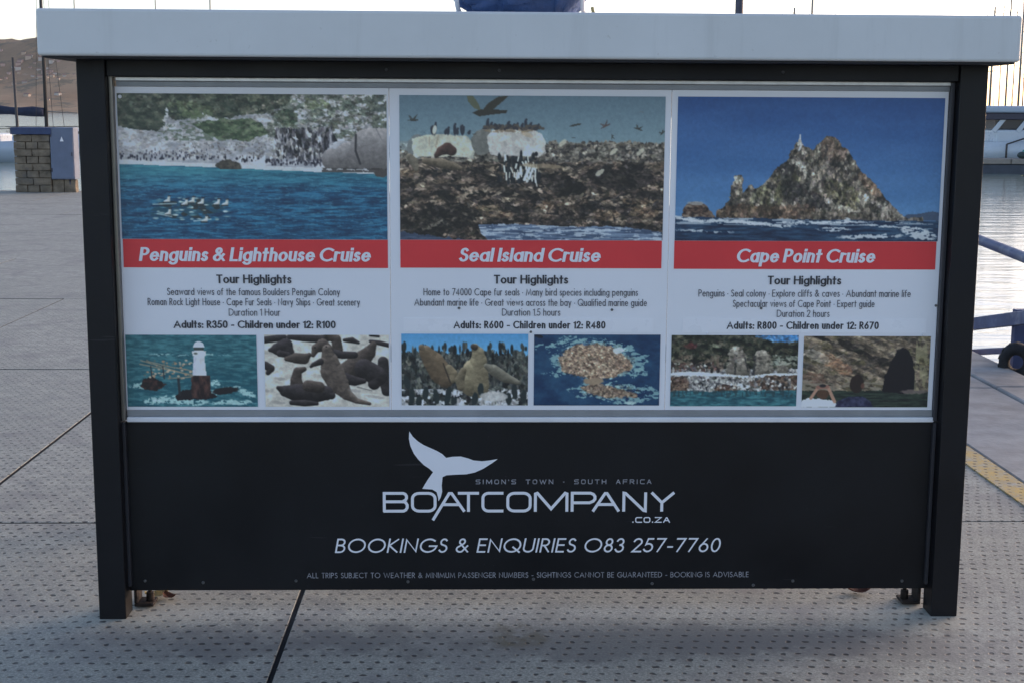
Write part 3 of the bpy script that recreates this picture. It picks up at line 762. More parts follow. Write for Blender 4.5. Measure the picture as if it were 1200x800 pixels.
    for i in range(34):
        x = r.uniform(450, 590); y = r.uniform(310, 400) + (x - 450) * .12; p.put(p.seg(x, y, x + r.uniform(-4, 10), y + r.uniform(14, 30), r.uniform(4, 8)), (176, 184, 190), .9)
    p.put(p.seg(560, 360, 536, 416, 12) + p.seg(570, 370, 556, 412, 9), (170, 178, 184))
    for x, y in ((845, 385), (900, 300), (690, 265), (1010, 300)): p.put(p.ell(x, y, 20, 9, -40, 4, 9), (160, 162, 156), .8)
    p.put(p.ell(610, 360, 90, 9, 3, 4, 12), (122, 112, 98), .7)
    # birds in flight
    d = (52, 56, 58)
    p.put(p.poly([(322, 146), (350, 132), (400, 132), (466, 134), (460, 146), (405, 152), (352, 160)]), (44, 44, 44)); p.put(p.poly([(362, 140), (400, 138), (445, 100), (470, 76), (430, 80), (385, 108)]), (46, 46, 44))
    p.put(p.poly([(300, 76), (326, 78), (350, 112), (358, 136), (330, 128), (306, 100)]), (76, 84, 74))
    bird(p, 84, 176, 26, 0, d); bird(p, 742, 192, 30, -12, d, -.2); bird(p, 866, 196, 24, -25, (72, 62, 66)); bird(p, 1000, 208, 22, 20, d); bird(p, 1010, 138, 14, 10, (84, 98, 112), .3)
    bird(p, 892, 240, 12, 90, d); bird(p, 1100, 222, 18, -40, d); bird(p, 735, 245, 12, 0, d, .3); bird(p, 330, 232, 12, 0, d, .3)
    return p
def pic_cape_point():
    p = Pic(36, 1140, 84, 672, 420, 3); X, Y = p.X, p.Y
    f = np.clip((Y - 84) / 480, 0, 1)[..., None]
    p.C[:] = (np.array((31, 66, 126.)) * (1 - f) + np.array((64, 104, 154.)) * f) / 255
    p.C += (p.n(300, 60)[..., None] - .5) * .05
    p.put(p.poly([(980, 580), (1000, 562), (1060, 556), (1110, 548), (1140, 552), (1140, 590)], 4, 20), (52, 68, 96))
    outl = [(205, 585), (212, 548), (240, 530), (256, 505), (264, 480), (262, 450), (276, 418), (282, 404), (308, 402), (318, 420), (312, 450), (316, 476), (330, 462), (338, 446), (352, 440), (360, 456), (380, 450), (402, 432), (430, 408),
            (446, 380), (480, 350), (500, 332), (508, 300), (520, 292), (530, 266), (552, 264), (562, 286), (585, 292), (604, 296), (618, 276), (640, 256), (660, 240), (692, 240), (708, 256), (720, 284), (752, 300), (768, 330), (790, 362), (812, 392), (842, 412), (872, 446), (900, 480), (925, 506), (950, 530), (975, 560), (1010, 575), (1070, 572), (1075, 592), (205, 592)]
    m = p.poly(outl, 7, 16)
    nz = p.n(18, 26, 6, .65); nn = p.n(60, 80, 4)
    p.put(m, p.three(nz * .7 + nn * .3, (38, 38, 44), (82, 78, 74), (126, 116, 108)))
    # diagonal strata running down to the right
    st = fbm((X + Y * .75) / 20, (Y * .75 - X * .9) / 90, 333, 5, .6)
    p.put(m * (st > .56) * (X > 520), (146, 140, 138), .45); p.put(m * (st < .42), (32, 32, 38), .6)
    p.put(m * p.ell(440, 480, 130, 60, -35, 20, 30) * (p.n(14, 20) > .42), (84, 86, 62), .6)
    p.put(m * p.ell(735, 480, 90, 50, 30, 20, 30) * (p.n(12, 18) > .45), (96, 94, 68), .6)
    p.put(m * p.ell(690, 290, 60, 60, 0, 14, 20) * (p.n(14) > .35), (84, 66, 60), .6); p.put(m * p.ell(840, 440, 70, 20, 45, 12, 20), (130, 98, 80), .5)
    p.crags(m, 26, .40, 1.5)
    for a in ((500, 400, 22, 80, 12), (560, 560, 20, 34, 0), (600, 540, 30, 40, 10), (640, 510, 40, 24, 30), (470, 360, 20, 40, 30), (520, 470, 40, 50, 20), (430, 445, 16, 16, 0), (700, 350, 40, 14, 40)):
        p.put(m * p.ell(*a, 10, 16), (30, 30, 38), .7)
    p.put(p.poly([(650, 490), (700, 515), (770, 530), (810, 560), (760, 556), (700, 535), (660, 512)], 5, 14), (150, 146, 142), .85)
    for a in ((545, 355, 34, 12, 40), (560, 380, 26, 10, 50), (436, 490, 8, 26, 0), (515, 345, 22, 8, 20), (560, 310, 16, 6, 0)): p.put(m * p.ell(*a, 6, 12), (150, 148, 146), .75)
    p.put(p.poly([(535, 292), (537, 266), (542, 250), (548, 250), (553, 268), (556, 292)], 2, 8), (140, 140, 144)); p.put(p.seg(545, 236, 545, 252, 5), (170, 176, 186))
    p.put(m * p.ell(288, 415, 18, 10, 0, 4, 8), (150, 150, 146), .8)
    low = m * (Y > 520 + (p.n(40) - .5) * 40) * (X < 620)
    p.put(low, p.two(p.n(26, 10, 5), (48, 40, 38), (100, 78, 66)), .8)
    p.put(m * (Y > 552) * (X > 560) * 1., p.two(p.n(24, 10), (40, 38, 42), (88, 80, 72)), .7)
    p.put(m * (X > 860) * (Y > 510) * (p.n(8, 26) > .5), (120, 116, 116), .6)
    p.put(p.poly([(62, 578), (68, 545), (84, 522), (110, 512), (140, 514), (165, 528), (182, 550), (205, 575)], 5, 14), p.three(p.n(16, 10, 5), (38, 32, 36), (80, 66, 62), (110, 104, 100))); p.put(p.ell(118, 518, 34, 8, 0, 3, 10), (124, 128, 136), .8)
    p.chips(m, 2600, 5, 7, .68, 1.35)
    p.crags(m, 22, .34, 1.6); p.crags(m, 9, .14, 1.6)
    # sea and surf
    sea = (Y > 574 + (X - 40) * .014 + (p.n(50) - .5) * 8) * 1.
    p.put(sea, p.two(p.n(60, 8, 6, .6), (14, 32, 62), (40, 68, 100)))
    p.put(sea * (p.n(90, 7, 5) > .53) * (Y < 606), (140, 152, 172), .75)
    for a in ((90, 582, 70, 8, 8), (250, 592, 200, 7, 3), (430, 604, 110, 7, 4), (560, 598, 90, 6, 0), (700, 594, 160, 5, 0), (757, 588, 16, 12, 0), (960, 612, 150, 5, 4), (860, 652, 140, 9, -2), (1060, 640, 80, 22, 12), (700, 622, 70, 7, 0), (160, 632, 120, 4, 2)):
        p.put(p.ell(*a, 8, 16) * (p.n(22, 6, 4) > .42), (158, 168, 186), .85)
    return p
def pic_lighthouse():
    p = Pic(65, 604, 290, 588, 210, 4); X, Y = p.X, p.Y
    p.C[:] = p.two(p.n(34, 7, 5, .6), (30, 72, 90), (58, 106, 122)); p.put((Y > 440) * (p.n(30, 8) > .5) * 1., (26, 72, 92), .6)
    for a in ((280, 562, 120, 18, 4), (170, 565, 36, 14, 0), (450, 520, 90, 10, -10), (130, 500, 60, 12, 0), (500, 570, 90, 10, 0), (560, 530, 40, 12, 20), (240, 372, 90, 3, 0), (430, 372, 60, 3, 0), (430, 490, 20, 14, 0)):
        p.put(p.ell(*a, 10, 16) * (p.n(12, 6) > .42), (140, 172, 184), .8)
    p.put(p.poly([(120, 505), (135, 470), (175, 462), (205, 482), (228, 495), (190, 520), (140, 518)], 5, 12), p.two(p.n(10), (30, 30, 36), (60, 44, 46)))
    p.put(p.ell(470, 520, 55, 14, -8, 6, 12), (34, 36, 44)); p.put(p.poly([(262, 545), (290, 520), (330, 515), (420, 535), (440, 545), (400, 556), (270, 560)], 5, 12), (32, 32, 40))
    for a in ((125, 395, 345, 462), (120, 410, 340, 455), (150, 398, 260, 425), (270, 425, 345, 440), (235, 470, 345, 462)): p.put(p.seg(*a, 4), (128, 116, 104), .9)
    p.dots(60, (125, 335), (392, 470), 5, 3.5, ((132, 112, 98), (86, 92, 92), (150, 140, 130)), 41)
    for x in (165, 215, 275, 280): p.put(p.seg(x, 420 if x < 250 else 470, x + 4, 470 if x < 250 else 540, 5), (40, 42, 50), .9)
    p.put(p.poly([(330, 550), (330, 465), (345, 455), (408, 458), (412, 545), (380, 556)], 2, 10), p.two(p.n(14, 30), (36, 30, 36), (76, 56, 56)))
    p.put(p.poly([(346, 352), (386, 352), (394, 458), (336, 458)]), p.two(p.n(30), (150, 158, 176), (176, 182, 198))); p.put(p.poly([(346, 352), (356, 352), (350, 458), (336, 458)]), (140, 150, 178), .7)
    p.put(p.poly([(336, 355), (396, 355), (392, 376), (340, 376)]), (166, 172, 184)); p.put(p.poly([(345, 338), (386, 338), (386, 354), (345, 354)]), (52, 62, 66)); p.put(p.poly([(342, 340), (350, 322), (365, 316), (382, 322), (390, 340)]), (184, 196, 212))
    p.put(p.ell(352, 366, 8, 4, 0), (60, 70, 72))
    return p
def pic_fur_seals():
    p = Pic(637, 1152, 290, 587, 210, 5); X, Y = p.X, p.Y
    p.C[:] = p.two(p.n(40, 20, 5), (136, 138, 142), (170, 172, 178))
    p.crags(np.ones(X.shape), 26, .05)
    D, Mi, L_ = (48, 46, 52), (66, 61, 62), (84, 78, 78)
    for pts, c in (([(637, 312, 14), (690, 305, 14), (720, 300, 10)], D), ([(740, 300, 10), (800, 304, 14), (870, 308, 16), (930, 300, 12)], D), ([(895, 292, 12), (935, 310, 20), (940, 350, 22), (930, 372, 12)], Mi), ([(968, 312, 7), (1000, 312, 12), (1026, 322, 6)], D),
                   ([(1075, 292, 5), (1110, 296, 5)], D), ([(1075, 316, 6), (1110, 322, 10), (1150, 332, 9)], D), ([(640, 415, 16), (662, 428, 16), (650, 446, 10)], D), ([(660, 352, 8), (690, 348, 24), (725, 335, 30), (742, 360, 18)], D), ([(700, 366, 14), (735, 372, 12)], D),
                   ([(728, 388, 10), (765, 385, 22), (800, 388, 22), (822, 372, 10)], Mi), ([(1088, 330, 14), (1070, 362, 28), (1030, 400, 40), (985, 440, 44), (960, 470, 26)], Mi), ([(1010, 372, 14), (960, 372, 16), (900, 360, 18)], D), ([(1128, 400, 22), (1130, 450, 26), (1142, 520, 22)], D), ([(1050, 430, 42), (1105, 460, 40), (1090, 490, 26)], D), ([(970, 470, 24), (1010, 480, 20), (1048, 480, 10)], D),
                   ([(838, 372, 9), (850, 345, 18), (878, 332, 26), (900, 352, 22)], Mi), ([(895, 350, 20), (905, 395, 36), (915, 440, 48), (940, 490, 44), (975, 535, 24), (1015, 562, 12), (1070, 574, 7)], L_), ([(868, 400, 14), (838, 412, 9), (828, 420, 6)], D),
                   ([(800, 430, 10), (772, 440, 18), (765, 478, 24), (772, 520, 34)], Mi), ([(690, 508, 8), (720, 522, 24), (770, 530, 38), (840, 530, 42), (890, 530, 30), (912, 540, 16)], D), ([(745, 570, 10), (800, 572, 14), (850, 574, 8)], D), ([(815, 500, 24), (860, 506, 24)], Mi)):
        p.limb(pts, c, .5, 1.6, .25)
    p.put(p.seg(985, 500, 950, 545, 5) + p.seg(1020, 505, 1080, 520, 4), (60, 58, 60), .6)
    p.put(p.ell(846, 342, 3, 3) + p.ell(893, 338, 3, 3), (20, 20, 24))
    for q in ((700, 470, 26, 6), (640, 520, 16, 5), (1010, 520, 26, 7), (1090, 545, 40, 6), (690, 570, 30, 6)): p.put(p.ell(*q, 8, 4, 10), (112, 112, 118), .6)
    return p
def pic_bull_seals():
    p = Pic(37, 577, 296, 598, 210, 6); X, Y = p.X, p.Y
    f = np.clip((Y - 296) / 110, 0, 1)[..., None]; p.C[:] = (np.array((62, 120, 176.)) * (1 - f) + np.array((84, 142, 190.)) * f) / 255
    top = 375 + (p.n(14, 400, 4, .7) - .5) * 70
    p.put((Y > top) * 1., p.three(p.n(12, 22, 5, .6), (28, 32, 38), (52, 60, 66), (86, 92, 92)))
    p.dots(230, (40, 575), (345, 500), 6, 15, ((24, 28, 36), (38, 46, 52), (56, 62, 64), (30, 38, 42), (78, 82, 82)), 61)
    p.put((Y > 530) * (p.n(40, 20) > .46) * 1., (150, 158, 176), .9)
    p.crags((Y > 380) * 1., 12, .30)
    p.chips((Y > 400) * 1., 900, 5, 7, .65, 1.35)
    p.limb([(122, 352, 12), (140, 372, 28), (175, 415, 44), (205, 460, 48), (225, 490, 34)], (106, 94, 82), .5, 1.35, .15); p.limb([(240, 440, 16), (258, 462, 18), (255, 490, 12)], (118, 110, 96), .6, 1.3, .15); p.put(p.seg(215, 420, 245, 500, 6), (40, 38, 40), .8)
    p.limb([(350, 352, 16), (364, 375, 26), (366, 410, 36), (352, 455, 56), (345, 495, 66), (360, 515, 52)], (132, 126, 110), .5, 1.3, .14); p.limb([(300, 450, 14), (285, 490, 20), (290, 520, 16)], (112, 106, 94), .5, 1.3, .14); p.limb([(342, 348, 11), (350, 352, 13)], (70, 62, 58), .5, 1.4, .1)
    p.limb([(398, 430, 10), (430, 448, 24), (480, 480, 22), (535, 500, 10)], (106, 106, 102), .5, 1.4, .15)
    for x, y, h in ((140, 545, 50), (185, 560, 60), (235, 560, 80), (350, 570, 50), (80, 560, 70), (375, 530, 50), (520, 540, 60), (495, 570, 50), (60, 500, 60), (110, 580, 40), (560, 560, 50), (260, 580, 30)):
        p.put(p.ell(x, y, 13, h * .55, (x * 7) % 30 - 15, 3, 8), (36, 46, 52))
    p.put(p.ell(430, 560, 60, 20, 0, 4, 10), (146, 150, 160), .8)
    return p
def pic_aerial_island():
    p = Pic(602, 1137, 298, 599, 210, 7); X, Y = p.X, p.Y
    p.C[:] = p.two(p.n(60, 30, 5), (20, 46, 82), (34, 66, 100))
    for a in ((870, 400, 215, 85, 4), (950, 545, 200, 46, 4), (760, 330, 120, 14, -4), (1040, 450, 50, 20, 30), (640, 345, 60, 10, 0), (690, 465, 60, 12, 0)):
        p.put(p.ell(*a, 26, 28) * (p.n(20, 8, 5, .6) > .50), (104, 140, 154), .85)
    p.put(p.poly([(705, 400), (730, 365), (780, 340), (860, 335), (930, 350), (985, 385), (1022, 425), (1010, 450), (940, 475), (850, 490), (790, 470), (720, 455)], 9, 24), p.three(p.n(9, 8, 5, .7), (82, 68, 66), (120, 102, 92), (160, 146, 132)))
    p.put(p.poly([(800, 520), (860, 500), (940, 520), (1040, 545), (1045, 562), (960, 568), (880, 560), (830, 545)], 8, 20), p.three(p.n(9, 7, 5, .7), (74, 66, 66), (110, 94, 86), (146, 136, 124)))
    p.crags(p.ell(865, 410, 165, 85) + p.ell(930, 540, 130, 34), 9, .30)
    p.chips(p.ell(865, 410, 165, 85) + p.ell(930, 540, 130, 34), 900, 5, 3, .7, 1.3)
    p.put(p.ell(855, 495, 45, 14, 0, 8, 14), (120, 108, 98)); p.put(p.ell(960, 365, 24, 12, 0, 6, 10) , (150, 168, 184), .9); p.put(p.ell(1015, 588, 24, 8, 0, 4, 8), (140, 166, 176), .8)
    p.put(p.ell(622, 306, 18, 7, 10, 3, 6), (22, 30, 46))
    return p
def pic_boulders():
    p = Pic(20, 544, 292, 584, 210, 8); X, Y = p.X, p.Y
    p.C[:] = p.three(p.n(18, 12, 5, .6), (22, 28, 30), (44, 50, 46), (76, 76, 68)); p.put(p.poly([(345, 292), (540, 290), (545, 320), (470, 322), (400, 308)], 6, 16), (52, 104, 164))
    p.put(p.ell(100, 335, 26, 12, 0, 9, 10), (74, 34, 42), .7); p.put(p.ell(205, 335, 18, 7, 10, 4, 8), (130, 140, 126), .8)
    p.put((Y > 430) * 1., p.three(p.n(9, 9, 5, .65), (60, 62, 70), (112, 116, 126), (164, 168, 178)))
    p.put((Y > 375) * (Y < 440) * (X < 240) * (p.n(12) > .5) * 1., (96, 84, 80), .7); p.dots(70, (25, 240), (405, 440), 5, 7, ((40, 36, 40), (140, 144, 150), (86, 66, 66), (60, 62, 72)), 81)
    for a in ((292, 375, 40, 26, 10), (312, 425, 36, 40, 0), (268, 430, 24, 26, 0), (400, 405, 44, 58, -14), (480, 425, 26, 20, 0)): p.limb([(a[0] - 4, a[1] - a[3] * .35, a[2] * .75), (a[0] + 2, a[1] + a[3] * .4, a[2] * .95)], (124, 122, 120), .5, 1.3, .2)
    p.put(p.seg(290, 375, 285, 450, 5) + p.seg(325, 385, 340, 440, 6) + p.seg(365, 380, 362, 450, 9), (32, 36, 44), .8)
    p.put((X > 430) * (Y > 375) * (Y < 415) * (p.n(24, 6) > .48) * 1., (130, 140, 138), .7)
    p.crags((Y < 440) * 1., 14, .30)
    p.chips((Y < 440) * 1., 700, 7, 4, .72, 1.3)
    p.put(p.poly([(20, 446), (100, 440), (190, 446), (350, 458), (440, 446), (545, 448), (545, 456), (360, 466), (200, 460), (20, 456)], 3, 10), (170, 174, 184))
    for q in ([(20, 462), (80, 458), (100, 490), (95, 522), (20, 525)], [(345, 478), (400, 460), (545, 456), (545, 520), (420, 515), (350, 505)], [(200, 510), (240, 494), (290, 500), (295, 522), (205, 525)]): p.put(p.poly(q, 7, 18), p.three(p.n(14, 10, 4), (42, 34, 34), (76, 60, 56), (110, 96, 88)))
    p.dots(120, (100, 540), (465, 512), 5, 6, ((38, 40, 48), (160, 164, 172), (90, 94, 104)), 82)
    p.chips((Y > 460) * 1., 600, 6, 4, .7, 1.3, 2)
    p.crags((Y > 455) * 1., 9, .25)
    p.put((Y > 520 + (p.n(40) - .5) * 16) * 1., p.two(p.n(30, 7, 4), (30, 66, 84), (56, 108, 124))); p.put((Y > 518) * (Y < 545) * (p.n(8, 30) > .54) * 1., (38, 56, 66), .7)
    return p
def pic_sea_cave():
    p = Pic(562, 1090, 294, 590, 210, 9); X, Y = p.X, p.Y
    st = fbm((X + Y * .5) / 70, (Y - X * .42) / 12, 909, 6, .62)
    p.C[:] = p.three(st, (52, 50, 50), (88, 80, 74), (128, 118, 106)); p.put((p.n(40, 20) > .62) * 1., (74, 74, 52), .5)
    p.put(p.ell(700, 410, 80, 26, 30, 10, 20), (140, 104, 84), .6); p.put(p.ell(620, 375, 60, 22, 20, 8, 16), (140, 138, 136), .6); p.put(p.ell(610, 470, 50, 26, 0, 8, 16), (88, 66, 60), .6)
    for a in ((750, 335, 60, 16, 28), (640, 305, 70, 8, 25), (820, 370, 50, 10, 20), (900, 400, 40, 16, 20)): p.put(p.ell(*a, 8, 16), (30, 30, 34), .8)
    p.chips(np.ones(X.shape), 1100, 11, 3, .72, 1.25)
    p.crags(np.ones(X.shape), 20, .25, .7)
    p.put((Y > 470) * (X < 900) * (p.n(50, 8, 4) > .5) * 1., (108, 106, 102), .7)
    p.put((Y > 520 + (p.n(30) - .5) * 14) * 1., p.two(p.n(40, 6), (26, 34, 38), (48, 62, 58)))
    p.put(p.poly([(895, 525), (905, 460), (930, 400), (950, 352), (975, 338), (1000, 352), (1022, 400), (1030, 460), (1040, 520), (990, 535)], 5, 20), (24, 24, 34)); p.put(p.ell(1030, 524, 56, 10, 0, 5, 10), (96, 88, 92), .8)
    p.put((X > 1030) * (Y < 520) * (p.n(14, 24) > .52) * 1., (122, 122, 100), .6)
    # visitors in front: one raises both arms with a camera, one in a dark blue top watches
    p.put(p.poly([(560, 590), (562, 562), (590, 552), (640, 556), (690, 562), (706, 572), (712, 590)], 3, 14), (170, 178, 196))
    p.put(p.seg(600, 552, 628, 508, 13) + p.seg(700, 566, 672, 510, 14), (134, 108, 100)); p.put(p.seg(628, 506, 668, 504, 15), (112, 84, 80)); p.put(p.ell(648, 500, 14, 7), (38, 38, 46))
    p.put(p.ell(650, 536, 26, 20, 0, 3, 10), (70, 54, 48)); p.put(p.ell(790, 492, 30, 38, 0, 3, 10), (40, 34, 36)); p.put(p.ell(815, 500, 8, 12), (86, 62, 58), .8)
    p.put(p.poly([(700, 590), (715, 562), (760, 545), (820, 545), (850, 565), (862, 590)], 3, 12), p.two(p.n(12), (30, 34, 60), (52, 58, 88)))
    return p

# ------------------------------------------------------------------ the booking kiosk
W = 2.588
kiosk = empty('booking_kiosk', (W / 2, .5, 0), label='black booking kiosk with a white roof and three cruise posters above a whale tail sign', cat='kiosk')
kiosk_parent = kiosk
def K(o):        # keep world placement under the kiosk's base
    o.location = o.location - kiosk.location if o.parent is kiosk else o.location
    return o
DEP = 1.02
for x0 in (0, W - .080):
    K(box('post', x0, x0 + .080, 0, .08, 0, 1.645, M_BLACK, kiosk, .003))
    K(box('post', x0, x0 + .080, DEP, DEP + .08, 0, 1.645, M_BLACK, kiosk, .003))
    K(box('side_rail', x0 + .012, x0 + .068, .081, DEP - .001, 1.56, 1.64, M_BLACK, kiosk, .003))
    K(box('side_rail', x0 + .012, x0 + .068, .081, DEP - .001, .60, .66, M_BLACK, kiosk, .003))
K(box('front_beam', .081, W - .081, .012, .075, 1.597, 1.643, M_BLACK, kiosk, .002))
K(box('rear_beam', .081, W - .081, DEP + .01, DEP + .07, 1.58, 1.643, M_BLACK, kiosk, .002))
K(box('rear_beam', .081, W - .081, DEP + .01, DEP + .07, .60, .66, M_BLACK, kiosk, .002))
rf = K(box('roof', -.070, W + .044, -.120, DEP + .18, 1.648, 1.774, M_ROOF, kiosk, .008, 3))
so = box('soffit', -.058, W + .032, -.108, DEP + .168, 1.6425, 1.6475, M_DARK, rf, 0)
# aluminium frame that holds the posters
K(box('frame_rail', .098, W - .081, .040, .070, 1.5845, 1.5965, M_ALU, kiosk, .002))
K(box('frame_groove', .098, W - .081, .047, .070, 1.5695, 1.5840, M_GROOVE, kiosk, .001))
K(box('frame_groove', .094, W - .090, .047, .070, .6105, .6295, M_GROOVE, kiosk, .001))
K(box('frame_rail', .094, W - .090, .038, .070, .5945, .6100, M_ALUW, kiosk, .003))
K(box('frame_upright', .0805, .0925, .030, .070, .600, 1.618, M_STRIP, kiosk, .002))
K(box('frame_upright', W - .094, W - .0815, .034, .070, .600, 1.596, M_DSTRIP, kiosk, .002))
K(box('trim', .0805, .090, .034, .0495, .090, .5935, M_DSTRIP, kiosk, .001))
K(box('trim', W - .092, W - .0825, .034, .0495, .090, .5935, M_DSTRIP, kiosk, .001))
board = K(box('sign_board', .0812, W - .0812, .050, .064, .0725, .5935, M_PANEL, kiosk, .001))
def under(o, p):      # parts of parts: undo the shift that the kiosk's base gives them
    return o
# three poster sheets
SH = [(.0930, .8735), (.8750, 1.6880), (1.6895, 2.4935)]
panels = [
    dict(photo=(.099, .867, 1.1345, 1.5505), band=(.1005, .8675, 1.0515, 1.1338), pic=pic_beach, sm=[((.097, .4795, .6395, .8535), pic_lighthouse), ((.5025, .868, .6400, .8543), pic_fur_seals)],
         title=('Penguins & Lighthouse Cruise', .1448, .8214), tb=1.0700,
         tx=[('Tour Highlights', .3674, .5857, 1.0057, .0256, 1), ('Seaward views of the famous Boulders Penguin Colony', .2229, .7268, .9705, .0212, 0), ('Roman Rock Light House · Cape Fur Seals · Navy Ships · Great scenery', .1659, .7846, .9405, .0212, 0), ('Duration 1 Hour', .4008, .5511, .9100, .0212, 0), ('Adults: R350 - Children under 12: R100', .2389, .7127, .8735, .0225, 1)]),
    dict(photo=(.904, 1.6705, 1.1350, 1.5500), band=(.904, 1.6690, 1.0530, 1.1343), pic=pic_seal_island, sm=[((.905, 1.2795, .6440, .8580), pic_bull_seals), ((1.297, 1.6715, .6440, .8565), pic_aerial_island)],
         title=('Seal Island Cruise', 1.0728, 1.4936), tb=1.0712,
         tx=[('Tour Highlights', 1.1774, 1.3954, 1.0070, .0256, 1), ('Home to 74000 Cape fur seals · Many bird species including penguins', .9709, 1.6016, .9715, .0212, 0), ('Abundant marine life · Great views across the bay · Qualified marine guide', .9439, 1.6287, .9410, .0212, 0), ('Duration 1.5 hours', 1.2014, 1.3736, .9120, .0212, 0), ('Adults: R600 - Children under 12: R480', 1.0589, 1.5074, .8740, .0225, 1)]),
    dict(photo=(1.7065, 2.4830, 1.1350, 1.5505), band=(1.7060, 2.4800, 1.0520, 1.1343), pic=pic_cape_point, sm=[((1.7045, 2.0830, .6420, .8555), pic_boulders), ((2.0990, 2.4785, .6390, .8535), pic_sea_cave)],
         title=('Cape Point Cruise', 1.8877, 2.3039), tb=1.0714,
         tx=[('Tour Highlights', 1.9843, 2.2024, 1.0067, .0256, 1), ('Penguins · Seal colony · Explore cliffs & caves · Abundant marine life', 1.7806, 2.4111, .9700, .0212, 0), ('Spectacular views of Cape Point · Expert guide', 1.8832, 2.3049, .9395, .0212, 0), ('Duration 2 hours', 2.0149, 2.1720, .9100, .0212, 0), ('Adults: R800 - Children under 12: R670', 1.8672, 2.3205, .8740, .0225, 1)])]
PL = ['poster for the penguins and lighthouse cruise', 'poster for the seal island cruise', 'poster for the cape point cruise']
for i, d in enumerate(panels):
    s = K(box('poster', SH[i][0], SH[i][1], .0500, .0540, .6300, 1.5690, M_SHEET, kiosk, .0005, 1)); s['label'] = PL[i]
    x0, x1, z0, z1 = d['photo']; d['pic']().build('photo', x0, x1, z0, z1, .0485, s)
    x0, x1, z0, z1 = d['band']; box('title_band', x0, x1, .0484, .0498, z0, z1, M_RED, s, 0)
    for (x0, x1, z0, z1), pf in d['sm']: pf().build('photo', x0, x1, z0, z1, .0485, s)
    t_, a, b = d['title']; lettering(t_, a, b, d['tb'], .0405, .225, M_WPRINT, s, y=.0478, track=.05, space=.28, shear=.17, bar=.66)
    for (tt, a, b, zb, h, bold) in d['tx']:
        lettering(tt, a, b, zb, h, .200 if bold else .105, M_KPRINT if bold else M_GPRINT, s, y=.0478, track=.07 if bold else .09, space=.36 if bold else .30, bar=.75 if bold else None)
    if i: box('price_sticker', (0, .912, 1.736)[i], (0, 1.649, 2.463)[i], .0486, .0498, .863, .905, M_STICK, s, 0)
# black lower board: logo, telephone number, small print
F3 = .0488
from mathutils.geometry import tessellate_polygon
def rpoly(name, pts, y, m, parent):
    bm = bmesh.new(); vs = [bm.verts.new((a, y, b)) for a, b in pts]
    for tri in tessellate_polygon([[Vector((a, b, 0)) for a, b in pts]]): bm.faces.new([vs[i] for i in tri])
    return from_bm(name, bm, m, parent)
def smooth(pts, n=4):
    out = []; N = len(pts)
    for i in range(N):
        p0, p1, p2, p3 = (Vector(pts[(i + k) % N]) for k in (-1, 0, 1, 2))
        for j in range(n):
            t = j / n; out.append(tuple(.5 * ((2 * p1) + (p2 - p0) * t + (2 * p0 - 5 * p1 + 4 * p2 - p3) * t * t + (3 * p1 - p0 - 3 * p2 + p3) * t ** 3)))
    return out
tail = [(0.9269, 0.5652), (0.937, 0.5491), (0.953, 0.5339), (0.9699, 0.523), (0.989, 0.5143), (1.008, 0.5056), (1.025, 0.4956), (1.0365, 0.4838), (1.0548, 0.4872), (1.0803, 0.4881), (1.1015, 0.4824), (1.1186, 0.4758), (1.1441, 0.4736), (1.1654, 0.4758), (1.191, 0.4802), (1.174, 0.4675), (1.1485, 0.4509), (1.1229, 0.4391), (1.0973, 0.4334), (1.0632, 0.4321), (1.0377, 0.4303), (1.0257, 0.4246), (1.0231, 0.3983), (1.0245, 0.3800), (1.0200, 0.3620), (1.0135, 0.3500), (1.0119, 0.3631), (1.0077, 0.3785), (0.9949, 0.3864), (0.9651, 0.3887), (0.9715, 0.4005), (0.9822, 0.4181), (0.9972, 0.44), (0.9866, 0.4501), (0.9696, 0.4619), (0.9527, 0.4794), (0.9401, 0.4969), (0.9296, 0.5209), (0.9255, 0.5426)]
rpoly('whale_tail', tail, F3, M_WPRINT, board)
LB, LH = .3155, .0640
def logo(strokes, x0, x1, lw=.0088, z0=LB, h=LH, m=None, parent=None, name='lettering'):
    """wide rounded logo letters; strokes in 0..1 of the letter's box"""
    V = []; F = []
    for si, st in enumerate(strokes):
        pts = [(x0 + lw / 2 + a * (x1 - x0 - lw), z0 + lw / 2 + b * (h - lw)) for a, b in st]
        stroke_faces(V, F, pts, lw / 2, F3 - .0012 - .00012 * si, round_cap=True)
    me = bpy.data.meshes.new(name); me.from_pydata(V, [], F); me.materials.append(m or M_WPRINT)
    return link(bpy.data.objects.new(name, me), parent or board)
def rr(w=.30, h=.30):   # rounded rectangle loop
    return arc(1 - w, 1 - h, w, h, 90, 0, 5) + arc(1 - w, h, w, h, 0, -90, 5) + arc(w, h, w, h, -90, -180, 5) + arc(w, 1 - h, w, h, 180, 90, 5)
OO = rr() + [rr()[0]]
